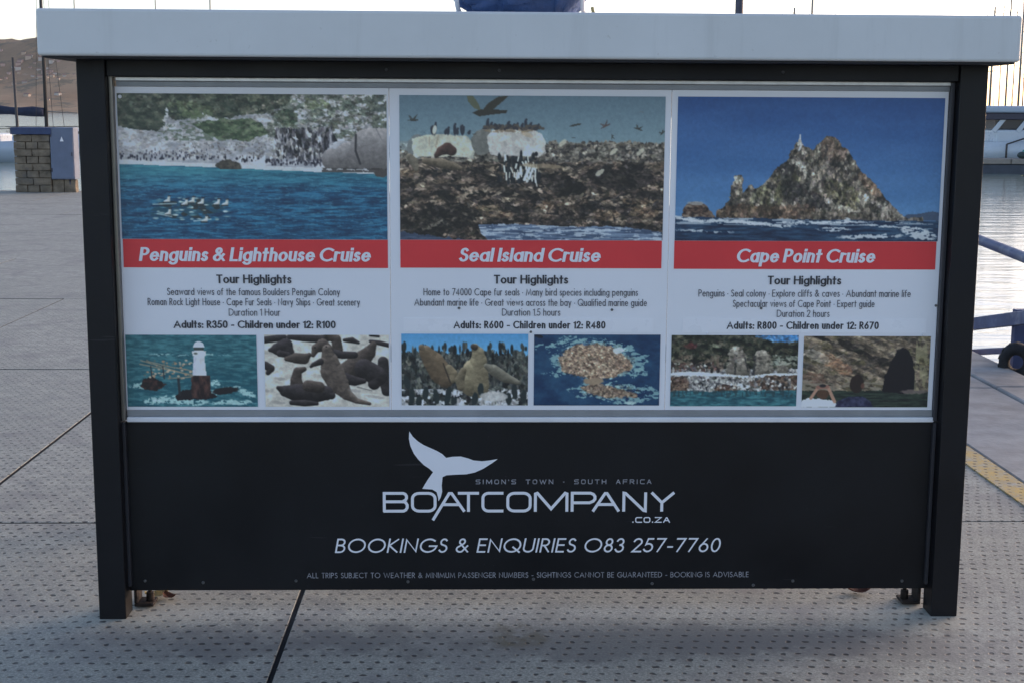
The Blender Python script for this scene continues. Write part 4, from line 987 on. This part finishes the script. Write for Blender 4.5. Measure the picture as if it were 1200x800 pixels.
LOGO = {
    'B': [[(0, 0), (0, 1), (.82, 1)] + arc(.80, .78, .17, .22, 80, -80, 5) + [(.80, .53), (.05, .53)], [(.80, .53)] + arc(.80, .27, .20, .27, 80, -80, 5) + [(.8, 0), (0, 0)]],
    'O': [OO], 'T': [[(0, 1), (1, 1)], [(.5, 1), (.5, 0)]],
    'C': [[(1, 1)] + arc(.28, .72, .28, .28, 90, 180, 5) + arc(.28, .28, .28, .28, 180, 270, 5) + [(1, 0)]],
    'M': [[(0, 0), (0, .96), (.06, 1), (.5, .12), (.94, 1), (1, .96), (1, 0)]],
    'P': [[(0, 0), (0, 1), (.78, 1)] + arc(.76, .74, .24, .26, 80, -80, 5) + [(.76, .46), (.05, .46)]],
    'A': [[(0, 0), (.46, .98), (.54, .98), (1, 0)], [(.22, .36), (.78, .36)]],
    'N': [[(0, 0), (0, 1), (.08, .98), (.92, .02), (1, 0), (1, 1)]],
    'Y': [[(0, 1), (.46, .46), (1, 1)], [(.46, .46), (.46, 0)]],
    'Z': [[(0, 1), (1, 1), (0, 0), (1, 0)]], 'I': [[(.5, 0), (.5, 1)]], 'S': [[(1, 1), (.15, 1), (0, .85), (0, .65), (.15, .52), (.85, .5), (1, .35), (1, .15), (.85, 0), (0, 0)]],
    'W': [[(0, 1), (.25, 0), (.5, .9), (.75, 0), (1, 1)]], 'H': [[(0, 0), (0, 1)], [(1, 0), (1, 1)], [(0, .5), (1, .5)]], 'U': [[(0, 1)] + arc(.28, .28, .28, .28, 180, 270, 5) + arc(.72, .28, .28, .28, 270, 360, 5) + [(1, 1)]],
    'F': [[(1, 1), (0, 1), (0, 0)], [(0, .5), (.9, .5)]], 'R': [[(0, 0), (0, 1), (.78, 1)] + arc(.78, .74, .22, .26, 80, -80, 5) + [(.76, .46), (.05, .46)], [(.6, .46), (1, 0)]],
    '.': [[(.5, 0), (.5, .05)]], "'": [[(.5, .8), (.5, 1)]], '•': [[(.2, .45), (.8, .45)]],
}
for ch, a, b in (('B', .8463, .9243), ('O', .9307, 1.0076), ('T', 1.0696, 1.1370), ('C', 1.1423, 1.2105), ('O', 1.2172, 1.2935), ('M', 1.3004, 1.4042), ('P', 1.4113, 1.4893), ('A', 1.4751, 1.5602), ('N', 1.5673, 1.6416), ('Y', 1.6525, 1.7261)):
    logo(LOGO[ch], a, b)
# the first A: its left leg runs on below the line
V = []; F = []
stroke_faces(V, F, [(.9975, .2935), (1.0455, .3745), (1.0530, .3745), (1.0900, .3200)], .0044, F3 - .0012, round_cap=True)
stroke_faces(V, F, [(1.0270, .3400), (1.0745, .3400)], .0044, F3 - .00135)
me = bpy.data.meshes.new('lettering'); me.from_pydata(V, [], F); me.materials.append(M_WPRINT); link(bpy.data.objects.new('lettering', me), board)
def logo_text(text, x0, x1, z0, h, lw, m, wide=1.0, gap=.5, sp=1.1):
    wd = {'I': .25, "'": .2, '.': .2, '•': .35, ' ': sp, 'M': 1.3, 'W': 1.5}
    tot = sum(wd.get(c, wide) for c in text) + gap * (len(text) - 1); k = (x1 - x0) / tot; x = x0
    bmV = []; bmF = []
    for c in text:
        w = wd.get(c, wide) * k
        if c != ' ':
            for si, st in enumerate(LOGO[c]):
                stroke_faces(bmV, bmF, [(x + lw / 2 + a * max(w - lw, 1e-4), z0 + lw / 2 + b * (h - lw)) for a, b in st], lw / 2, F3 - .0012 - .00012 * si)
        x += w + gap * k
    me = bpy.data.meshes.new('lettering'); me.from_pydata(bmV, [], bmF); me.materials.append(m); link(bpy.data.objects.new('lettering', me), board)
logo_text("SIMON'S TOWN • SOUTH AFRICA", 1.1251, 1.6540, .4030, .0145, .0024, M_DIMPRINT)
logo_text(".CO.ZA", 1.5984, 1.7128, .2825, .0180, .0034, M_WPRINT, gap=.22)
lettering('BOOKINGS & ENQUIRIES O83 257-7760', .7004, 1.8723, .1898, .0448, .115, M_WPRINT, board, y=.0476, track=.15, space=.42, shear=.19)
lettering('ALL TRIPS SUBJECT TO WEATHER & MINIMUM PASSENGER NUMBERS - SIGHTINGS CANNOT BE GUARANTEED - BOOKING IS ADVISABLE', .6151, 1.9573, .1105, .0170, .11, M_DIMPRINT, board, y=.0476, track=.14, space=.45)
def screw(x, z, y, parent, m=M_SCREW, r=.0052):
    bm = bmesh.new(); bmesh.ops.create_cone(bm, cap_ends=True, segments=10, radius1=r, radius2=r * .7, depth=.003)
    bmesh.ops.rotate(bm, verts=bm.verts, matrix=Matrix.Rotation(rad(90), 3, 'X')); bmesh.ops.translate(bm, verts=bm.verts, vec=(x, y, z))
    return from_bm('screw', bm, m, parent)
for x, z in ((.128, .103), (.302, .097), (.582, .102), (.92, .098), (1.301, .105), (1.663, .09), (1.973, .084), (2.094, .097), (2.43, .096)): screw(x, z, .0488, board)
for x, z in ((.870, 1.620), (1.190, 1.620), (2.0, 1.62)): K(screw(x, z, .0115, kiosk, M_DSTRIP))
ps = [o for o in kiosk.children if o.name.startswith('poster')]
screw(.1075, 1.541, .0478, ps[0], M_STICK, .0062)
for x, z in ((1.075, .934), (1.526, .93), (1.287, .864)): screw(x, z, .0478, ps[1], M_SCREW, .0042)
for x, z in ((2.4885, .945), (1.968, .936), (1.81, .860), (2.455, .858)): screw(x, z, .0478, ps[2], M_SCREW if z > .93 else M_STICK, .0042)
# bolted foot brackets inside the two front posts
for x0, s in ((.080, 1), (W - .080, -1)):
    bm = bmesh.new()
    a, b = sorted((x0, x0 + s * .058)); add_box(bm, a, b, .10, .165, .003, .013, .002, 1)
    a, b = sorted((x0, x0 + s * .010)); add_box(bm, a, b, .10, .165, .013, .075, .002, 1)
    add_tube(bm, [(x0 + s * .042, .132, .013), (x0 + s * .042, .132, .040)], [.013, .012], 6)
    add_tube(bm, [(x0 + s * .042, .132, .040), (x0 + s * .042, .132, .050)], .006, 8)
    K(from_bm('foot_bracket', bm, M_RUST, kiosk))
for o in list(kiosk.children):
    o.location = -Vector(kiosk.location)

# ------------------------------------------------------------------ small things by and on the kiosk
def leaf(name, x, y, L, Wd, ang, m, label, z=.006, curl=.012):
    bm = bmesh.new(); c, s = math.cos(rad(ang)), math.sin(rad(ang)); rows = []
    for i in range(7):
        t_ = i / 6; w = Wd * math.sin(math.pi * min(.98, t_ * .92 + .05)) ** .8; a = (t_ - .5) * L
        zz = z + curl * (t_ - .5) ** 2 * 4
        rows.append([bm.verts.new((x + a * c - k * w * s, y + a * s + k * w * c, zz + (abs(k) * .006))) for k in (-1, 0, 1)])
    for A, B in zip(rows, rows[1:]):
        for k in range(2): bm.faces.new((A[k], A[k + 1], B[k + 1], B[k]))
    r = bmesh.ops.solidify(bm, geom=bm.faces[:], thickness=.0008)
    return tag(from_bm(name, bm, m, None), label, 'leaf')
leaf('dry_leaf', .128, .195, .075, .030, 25, M_LEAF, 'pale yellow dry leaf on the deck beside the left foot of the kiosk')
leaf('dry_leaf', .172, .175, .05, .020, -35, M_LEAFR, 'small brown dry leaf touching the left foot bracket of the kiosk')
leaf('dry_leaf', 2.345, .205, .075, .022, 5, M_LEAFR, 'dark red brown dry leaf under the right end of the black sign board')

# blue tarpaulin bundle on the roof
bm = bmesh.new(); bmesh.ops.create_uvsphere(bm, u_segments=96, v_segments=48, radius=1)
for v in bm.verts:
    x, y, z = v.co
    q = lambda t_: math.copysign(abs(t_) ** .62, t_)
    x, y, z = q(x), q(y), q(z)
    flare = .80 + .20 * min(1, (z + 1) / 1.1)
    nn = math.sin(x * 9 + z * 4 + 1.5 * math.sin(y * 5)) * .012 + math.sin(y * 13 - x * 6 + z * 5) * .010 + math.sin(x * 23 + y * 9 - z * 11) * .004 + math.sin((x + y) * 37 + z * 8) * .002
    v.co = (x * .212 * flare + nn, y * .17 * flare + nn * .8, z * .125 + nn * .6 * (1 if z > -.6 else 0))
for v in bm.verts:
    if v.co.z < -.118: v.co.z = -.118
bmesh.ops.translate(bm, verts=bm.verts, vec=(0, 0, .118))
tb = from_bm('tarpaulin_bundle', bm, M_TARP, None, True); tb.location = (1.262, .33, 1.7745)
tag(tb, 'blue tarpaulin bundle tied up on the white roof of the kiosk', 'tarpaulin')
for k, xx in enumerate((.185, -.185)):
    pts = [(xx + .012 * math.sin(t_ * 3), .176 * math.cos(t_) * .98, .125 + .126 * math.sin(t_)) for t_ in (rad(a) for a in range(-60, 245, 15))]
    tube('strap', pts, .007, M_SHEET, tb, 6)
tube('strap_end', [(.205, -.13, .004), (.208, -.135, .020), (.204, -.132, .036)], .0055, M_LEAF, tb, 6)

# steel lamp pole behind the kiosk at the quay edge
lp = empty('lamp_post', (4.10, 12.2, 0), label='slim grey steel lamp post standing behind the kiosk roof', cat='lamp post')
tube('pole', [(0, 0, .0), (0, 0, 2.5), (0, 0, 6.2)], [.052, .047, .038], M_STEEL, lp, 14)
box('base_plate', -.13, .13, -.13, .13, .006, .026, M_STEEL, lp, .004)
bm = bmesh.new(); add_box(bm, -.10, .10, -.55, .08, 6.18, 6.28, .03, 2); from_bm('lamp_head', bm, M_STEEL, lp)

# block pillar with its cabinet
pil = empty('block_pillar', (-7.09, 22.5, 0), label='square pillar of grey-brown stone blocks with a navy cap at the end of the deck', cat='pillar')
box('core', -.30, .30, -.02, .56, 0, 1.05, M_MORTAR, pil, 0)
ch = 1.06 / 8
def block(w, d, h):
    bm = bmesh.new(); add_box(bm, -w / 2, w / 2, -d / 2, d / 2, 0, h, .006, 1)
    for v in bm.verts: v.co += Vector((random.uniform(-.006, .006), random.uniform(-.006, .006), random.uniform(-.003, .003)))
    me = bpy.data.meshes.new('block'); bm.to_mesh(me); bm.free(); me.materials.append(M_STONE); return me
bl = {w: [block(w, .16, ch - .009) for _ in range(3)] for w in (.21, .325, .12)}
for c in range(8):
    row = [.325, .325] if c % 2 else [.21, .21, .21]
    for side in (0, 1):
        x = -.33
        for w in row:
            o = link(bpy.data.objects.new('block', random.choice(bl[w])), pil); o.location = (x + w / 2, -.0 + side * .54 + random.uniform(-.004, .004), c * ch + .004); x += w + (.66 - sum(row)) / (len(row) - 1)
    for side in (-1, 1):
        for yy in (.155, .385):
            o = link(bpy.data.objects.new('block', random.choice(bl[.21])), pil); o.location = (side * .255, yy, c * ch + .004); o.rotation_euler.z = rad(90)
box('cap', -.375, .375, -.12, .66, 1.063, 1.190, M_CAP, pil, .01)
for c in range(2):
    for k in range(2):
        o = link(bpy.data.objects.new('block', random.choice(bl[.21])), pil); o.location = (.445 + k * .215, .05, c * .118 - .01)
cb = empty('meter_cabinet', (-6.53, 22.45, .24), label='blue grey metal cabinet fixed to the right side of the stone pillar', cat='cabinet')
box('case', -.22, .215, -.04, .30, 0, .955, M_CABINET, cb, .012, 2)
box('door', -.205, .200, -.052, -.041, .02, .935, M_CABINET, cb, .004)
bm = bmesh.new(); v = [bm.verts.new(p) for p in ((-.035, -.0545, .70), (.035, -.0545, .70), (0, -.0545, .79))]; bm.faces.new(v); from_bm('warning_triangle', bm, M_SHEET, cb)
for zz in (.14, .78): box('hinge', -.212, -.190, -.062, -.045, zz, zz + .07, M_STEEL, cb, .002)
tube('conduit', [(.10, .02, .0), (.10, .03, -.12), (.06, .05, -.235)], .014, M_STEEL, cb, 8)
box('latch', .165, .185, -.062, -.053, .43, .50, M_STEEL, cb, .003)
# heap of mooring chain and shackle at the left
ch_ = empty('mooring_chain', (-7.72, 22.1, 0), label='rusty mooring chain and shackle lying left of the stone pillar', cat='chain')
for k in range(12):
    a = k / 11; cx, cy = -.55 * a + random.uniform(-.02, .02), .10 * math.sin(a * 7)
    pts = [(cx + .06 * math.cos(t_), cy + .035 * math.sin(t_) * (1 if k % 2 else .3), .035 + .03 * math.sin(t_) * (0 if k % 2 else 1)) for t_ in (2 * math.pi * i / 10 for i in range(11))]
    tube('link', pts, .013, M_RUST, ch_, 6)
tube('shackle', [(.0 + .09 * math.cos(t_), .0, .11 + .09 * math.sin(t_)) for t_ in (rad(a) for a in range(-70, 255, 20))], .022, M_RUST, ch_, 8)
tube('shackle_pin', [(-.07, 0, .02), (.08, 0, .02)], .020, M_RUST, ch_, 8)

# blue gangway railing at the right-hand quay edge
rl = empty('gangway_railing', (4.42, 4.2, 0), label='chipped blue steel gangway railing at the right edge of the quay', cat='railing')
bm = bmesh.new(); add_box(bm, .012, .15, .20, .26, -.75, .33, .004, 1); add_box(bm, .03, .12, -.25, .6, -.9, -.15, .004, 1); from_bm('post', bm, M_BLUEPOST, rl)
bm = bmesh.new(); add_box(bm, -.06, .0, 2.2, 2.26, -1.0, .60, .004, 1); from_bm('post', bm, M_BLUEPOST, rl)
bm = bmesh.new(); add_box(bm, -.06, .0, -1.3, -1.24, -.8, .62, .004, 1); from_bm('post', bm, M_BLUEPOST, rl)
tube('top_rail', [(0, -1.27, .565), (0, -.5, .615), (0, .1, .664), (0, .9, .702), (0, 1.6, .735), (0, 2.23, .76)], .033, M_BLUERAIL, rl, 12)
def bar(name, p, q, wy, hz, m):
    p, q = Vector(p), Vector(q); d = q - p; bm = bmesh.new(); add_box(bm, -wy / 2, wy / 2, 0, d.length, -hz / 2, hz / 2, .006, 2)
    o = from_bm(name, bm, m, rl); o.location = p; o.rotation_euler = (math.atan2(d.z, math.hypot(d.x, d.y)), 0, math.atan2(-d.x, d.y)); return o
bar('middle_rail', (0, -1.27, .56), (0, 2.23, -.12), .05, .082, M_BLUERAIL)
bar('lower_rail', (0, -1.27, .36), (0, 2.23, -.30), .03, .040, M_BLUEPOST)
# old black tyre hung as a fender over the quay edge
ty = empty('tyre_fender', (4.375, 4.20, .045), label='old black tyre fender hanging over the quay edge below the blue rails', cat='tyre')
bm = bmesh.new(); n1, n2 = 28, 12; R1, r1 = .110, .052; rings = []
for i in range(n1):
    a = 2 * math.pi * i / n1; rings.append([bm.verts.new(((R1 + r1 * math.cos(b) * (1 if math.cos(b) < 0 else .85)) * math.cos(a), r1 * 1.5 * math.copysign(abs(math.sin(b)) ** .6, math.sin(b)), (R1 + r1 * math.cos(b)) * math.sin(a))) for b in (2 * math.pi * k / n2 for k in range(n2))])
for i in range(n1):
    for k in range(n2): bm.faces.new((rings[i][k], rings[(i + 1) % n1][k], rings[(i + 1) % n1][(k + 1) % n2], rings[i][(k + 1) % n2])).smooth = True
to = from_bm('tyre', bm, M_ROPE, ty)
for k in range(14):
    a = 2 * math.pi * k / 14; bm = bmesh.new(); add_box(bm, -.012, .012, -.05, .05, .150, .160, .002, 1); bmesh.ops.rotate(bm, verts=bm.verts, matrix=Matrix.Rotation(a, 3, 'Y')); from_bm('tread_block', bm, M_ROPE, to)
ty.rotation_euler.z = rad(-24); ty.scale = (.66, .8, .74)

# ------------------------------------------------------------------ boats
def hull_mesh(L, B, zs, zk, sheer=.35, n=14, flare=.85):
    """pointed-bow hull along +x; zs = deck height above water, zk = keel depth"""
    bm = bmesh.new(); rings = []
    for i in range(n + 1):
        t_ = i / n; x = (t_ - .5) * L
        w = B / 2 * (1 - max(0, (t_ - .45) / .55) ** 2.2) * (.78 + .22 * min(1, t_ / .35)); w = max(w, .02)
        zt = zs + sheer * max(0, t_ - .3) ** 1.5
        prof = [(w, zt), (w * .98, zs * .55), (w * flare * .9, .12), (w * flare * .7, -.05), (w * .35, zk * .8), (0, zk)]
        rings.append([bm.verts.new((x, -a, b)) for a, b in prof] + [bm.verts.new((x, a, b)) for a, b in prof[-2::-1]])
    for A, C in zip(rings, rings[1:]):
        for k in range(len(A) - 1): bm.faces.new((A[k], A[k + 1], C[k + 1], C[k])).smooth = True
    for A, C in zip(rings, rings[1:]): bm.faces.new((A[0], C[0], C[-1], A[-1]))
    bm.faces.new(rings[0])
    bmesh.ops.recalc_face_normals(bm, faces=bm.faces[:]); return bm
def sailboat(x, y, H, L=10., rz=0., hullm=None, label='', group=None, cover=None, mastm=None, boom=1, boomdir=-1, mr=.075, stripe=None, mx=.06, stays=True):
    e = empty('sailing_yacht', (x, y, WZ), label=label, cat='sailboat', group=group)
    from_bm('hull', hull_mesh(L, L * .3, 1.0, -.5), hullm or M_HULL, e)
    bm = bmesh.new(); add_box(bm, -L * .16, L * .22, -L * .085, L * .085, .95, 1.5, .12, 3); cbn = from_bm('cabin', bm, M_HULL, e)
    for s in (-1, 1):
        a, b = sorted((s * L * .0855, s * (L * .0855 - .01))); box('window', -L * .10, L * .15, a, b, 1.18, 1.36, M_GLASS, cbn, 0)
    m0 = L * mx
    mm = mastm or M_MAST
    ms = tube('mast', [(m0, 0, 1.2), (m0, 0, H * .6), (m0, 0, H)], [mr, mr * .9, mr * .6], mm, e, 8)
    if H > 6 and stays:
        tube('spreader', [(m0, -.75, H * .58), (m0, .75, H * .58)], .025, mm, ms, 6)
        for p in ((-L * .48, 0, 1.05), (L * .49, 0, 1.3), (m0 - .1, -L * .14, 1.1), (m0 - .1, L * .14, 1.1)): tube('stay', [(m0, 0, H * .98), p], .012, M_DMAST, e, 4)
    if boom:
        b0 = (m0 + boomdir * .1, 0, 2.55); b1 = (m0 + boomdir * L * .42, 0, 2.75)
        tube('boom', [b0, b1], .05, mm, e, 6)
        if cover:
            pts = [tuple(Vector(b0).lerp(Vector(b1), k / 8) + Vector((0, 0, .06 + .02 * math.sin(k * 2.1)))) for k in range(9)]
            tube('sail_cover', pts, [.24 + .04 * math.sin(k * 1.7) for k in range(9)], cover, e, 10)
    for s in (-1, 1):
        tube('guard_rail', [(-L * .47, s * L * .11, 1.62), (-L * .2, s * L * .14, 1.62), (L * .1, s * L * .14, 1.68), (L * .44, s * .25, 1.85)], .02, M_DMAST, e, 5)
        for k in range(5):
            xx = -L * .45 + k * L * .21; tube('stanchion', [(xx, s * L * .13 * (1 if k < 4 else .45), 1.0), (xx, s * L * .13 * (1 if k < 4 else .45), 1.66)], .018, M_DMAST, e, 5)
    if stripe:
        for s in (-1, 1):
            a, b = sorted((s * L * .1268, s * (L * .1268 - .03))); box('waterline_band', -L * .42, L * .12, a, b, .12, .34, stripe, e, 0)
    e.rotation_euler.z = rz; return e
# left: yacht with the navy sail cover, only its stern half shows
y1 = sailboat(-26.3, 72, 13.2, 11.5, 0, M_HULLB, 'pale blue-white yacht with a navy sail cover moored left beyond the stone pillar', None, M_NAVY, M_DMAST, 1, -1, .10, M_MAROON, .405)
y1b = empty('mooring_pole', (-22.93, 71.2, WZ), label='short dark pole standing in the water before the hillside, left of the taller mast', cat='pole')
tube('pole', [(0.0, 0, -1), (-.0, 0, 2), (-.06, 0, 5.42)], [.09, .08, .06], M_DMAST, y1b, 8)
# boat with the teal cover
tb2 = empty('covered_boat', (-17.8, 84, WZ), label='low white boat under a teal cover seen just above the blue grey cabinet', cat='boat')
from_bm('hull', hull_mesh(8, 2.6, 1.1, -.4), M_HULL, tb2)
bm = bmesh.new(); rows = []
for i in range(9):
    t_ = i / 8; x = -3.9 + 7.2 * t_; h = 1.15 + .9 * math.sin(math.pi * min(1, t_ * 1.1 + .02)) ** .7; w = 1.25 * (1 - max(0, t_ - .6) * 1.6)
    rows.append([bm.verts.new((x, a * w, 1.1 + (h - 1.1) * (1 - abs(a) ** 2.2))) for a in (-1, -.6, -.2, .2, .6, 1)])
for A, B in zip(rows, rows[1:]):
    for k in range(5): bm.faces.new((A[k], A[k + 1], B[k + 1], B[k])).smooth = True
bmesh.ops.solidify(bm, geom=bm.faces[:], thickness=.03)
from_bm('cover', bm, M_TEAL, tb2)
# yachts whose masts stand above the kiosk roof and beside the right post
for i, (x9, d, H, L, lab, mr) in enumerate((
        (-24.90, 92, 12.5, 10, 'yacht whose thin mast rises just inside the left corner of the kiosk roof', .05),
        (-19.68, 98, 12.2, 9, 'yacht whose mast is the second from the left above the kiosk roof', .055),
        (-16.15, 88, 12.0, 9, 'yacht whose mast is the third from the left above the kiosk roof', .06),
        (-6.16, 95, 9.35, 8, 'small yacht whose masthead only just tops the kiosk roof left of the blue bundle', .05),
        (21.98, 90, 9.65, 8, 'small yacht whose masthead only just tops the roof left of the rightmost mast', .09),
        (23.14, 96, 14.5, 11, 'yacht whose mast with a stay stands right of the lamp post above the roof', .085),
        (35.25, 86, 9.5, 9, 'yacht whose mast stands closest to the right post of the kiosk', .085),
        (36.31, 96, 11., 10, 'yacht whose mast is the middle one of three at the right', .075),
        (37.17, 106, 13., 11, 'yacht whose mast is the rightmost of three under the roof corner', .10),
        (34.75, 128, 12., 9, 'distant yacht with a pale mast close beside the right post', .06), (35.85, 140, 14., 10, 'distant yacht with a pale mast between the first and second masts at the right', .06),
        (36.75, 134, 13., 10, 'distant yacht with a pale mast between the second and third masts at the right', .06), (37.45, 150, 15., 11, 'farthest yacht with a pale mast at the very right edge', .07))):
    k = (d + 4.054) / 94.054
    sailboat(1.1246 + (x9 - 1.1246) * k - L * .06, d, H, L, 0, M_HULL if i % 2 else M_HULLB, lab, 'yachts moored behind the kiosk', M_NAVY if i in (3, 6) else None, M_MAST, 1, -1, mr, stays=i > 2)
# right: motor cruiser behind a pontoon
mc = empty('motor_cruiser', (31.2, 66.5, WZ), label='white motor cruiser with a pale flat roof moored behind the pontoon at the right', cat='motor boat')
from_bm('hull', hull_mesh(12, 3.8, 1.45, -.6), M_HULL, mc)
bm = bmesh.new(); add_box(bm, -4.6, 3.2, -1.5, 1.5, 1.4, 2.05, .12, 3); cab = from_bm('cabin', bm, M_HULL, mc)
box('window_band', -4.65, 2.9, -1.46, 1.46, 2.05, 2.80, M_GLASS, mc, .04)
for k in range(7):
    xx = -4.75 + k * 1.2
    for s in (-1, 1):
        bm = bmesh.new(); add_box(bm, -.11, .11, -.03, .03, 0, .98, .01, 1)
        bmesh.ops.rotate(bm, verts=bm.verts, matrix=Matrix.Rotation(rad(38), 3, 'Y')); bmesh.ops.translate(bm, verts=bm.verts, vec=(xx, s * 1.50, 1.95)); from_bm('strut', bm, M_HULL, mc)
box('bridge_side', -5.2, 3.6, -1.62, 1.62, 2.52, 2.86, M_STEEL, mc, .05)
box('roof', -5.4, 3.8, -1.75, 1.75, 2.862, 3.20, M_HULLB, mc, .10, 3)
tube('handrail', [(-4.2, -1.9, 1.35), (-3.0, -1.9, 1.75), (-1.4, -1.9, 2.25)], .04, M_DMAST, mc, 6)
tube('handrail', [(-4.2, -1.9, 1.35), (-4.2, -1.9, .6)], .05, M_DMAST, mc, 6)
pt = empty('pontoon', (34, 63.4, WZ), label='long timber pontoon with a dark float skirt on the water at the right', cat='pontoon')
for k in range(12): box('deck_plank_section', -9 + k * 1.5, -9 + k * 1.5 + 1.46, -.9, .9, .46, .70, M_WOOD, pt, .02, 1)
for k in range(6): box('float', -8.9 + k * 3, -6.1 + k * 3, -.82, .82, -.3, .455, M_FLOAT, pt, .05, 1)
tag(box('crate', 27.55, 28.25, 63.6, 64.0, -.49, -.10, M_TEAL, None, .03), 'dark teal box on the pontoon in front of the motor cruiser', 'crate')
MATB = mat('dark_fender', (.03, .05, .05), .7)
for i, (x, z, r, m, lab, c_) in enumerate(((27.15, -.5, .20, MATB, 'dark round fender left of the pink buoy on the pontoon', 'fender'), (28.62, -.5, .19, M_PINK, 'faded pink buoy lying on the pontoon', 'buoy'), (29.2, -.5, .2, MATB, 'dark round fender right of the pink buoy on the pontoon', 'fender'))):
    bm = bmesh.new(); bmesh.ops.create_uvsphere(bm, u_segments=16, v_segments=10, radius=r)
    for v in bm.verts: v.co.z *= .85; v.co.x *= 1.25
    add_tube(bm, [(r * 1.2, 0, 0), (r * 1.5, 0, .02)], .05, 8)
    o = from_bm('mooring_buoy' if c_ == 'buoy' else 'fender', bm, m, None, True); o.location = (x, 62.9, z + r * .85); tag(o, lab, c_)
# two water birds
M_DUCK = mat('dark_plumage', (.03, .03, .032), .8)
def duck(x, y, rz, lab, s=1.):
    e = empty('duck', (x, y, WZ), label=lab, cat='duck', group='ducks on the water')
    bm = bmesh.new(); bmesh.ops.create_uvsphere(bm, u_segments=20, v_segments=12, radius=1)
    for v in bm.verts:
        x_, y_, z_ = v.co; v.co = (x_ * .34 * s, y_ * .13 * s * (1 - .2 * x_), (z_ * .10 + .05 + .05 * max(0, -x_) ** 2) * s)
    add_tube(bm, [(.24 * s, 0, .08 * s), (.30 * s, 0, .17 * s), (.31 * s, 0, .24 * s), (.37 * s, 0, .265 * s)], [.06 * s, .045 * s, .05 * s, .03 * s], 10)
    from_bm('body', bm, M_DUCK, e, True)
    tube('bill', [(.38 * s, 0, .26 * s), (.46 * s, 0, .245 * s)], [.02 * s, .012 * s], M_LEAF, e, 6); e.rotation_euler.z = rz
duck(24.35, 54.5, rad(175), 'left of the two dark ducks floating before the pontoon', 1.0)
duck(25.35, 54.2, rad(10), 'right of the two dark ducks floating before the pontoon', 1.15)

# evening air over the bay
bm = bmesh.new(); add_box(bm, -4200, 3600, -60, 4600, -30, 400)
hz = bpy.data.materials.new('evening_air'); hz.use_nodes = True; ht = hz.node_tree; ht.nodes.clear()
pv = ht.nodes.new('ShaderNodeVolumePrincipled'); ho = ht.nodes.new('ShaderNodeOutputMaterial')
pv.inputs['Color'].default_value = (.9, .9, .92, 1); pv.inputs['Density'].default_value = .00003; pv.inputs['Anisotropy'].default_value = .3
ht.links.new(pv.outputs[0], ho.inputs['Volume'])
tag(from_bm('haze', bm, hz), 'thin evening haze over the bay', kind='stuff')
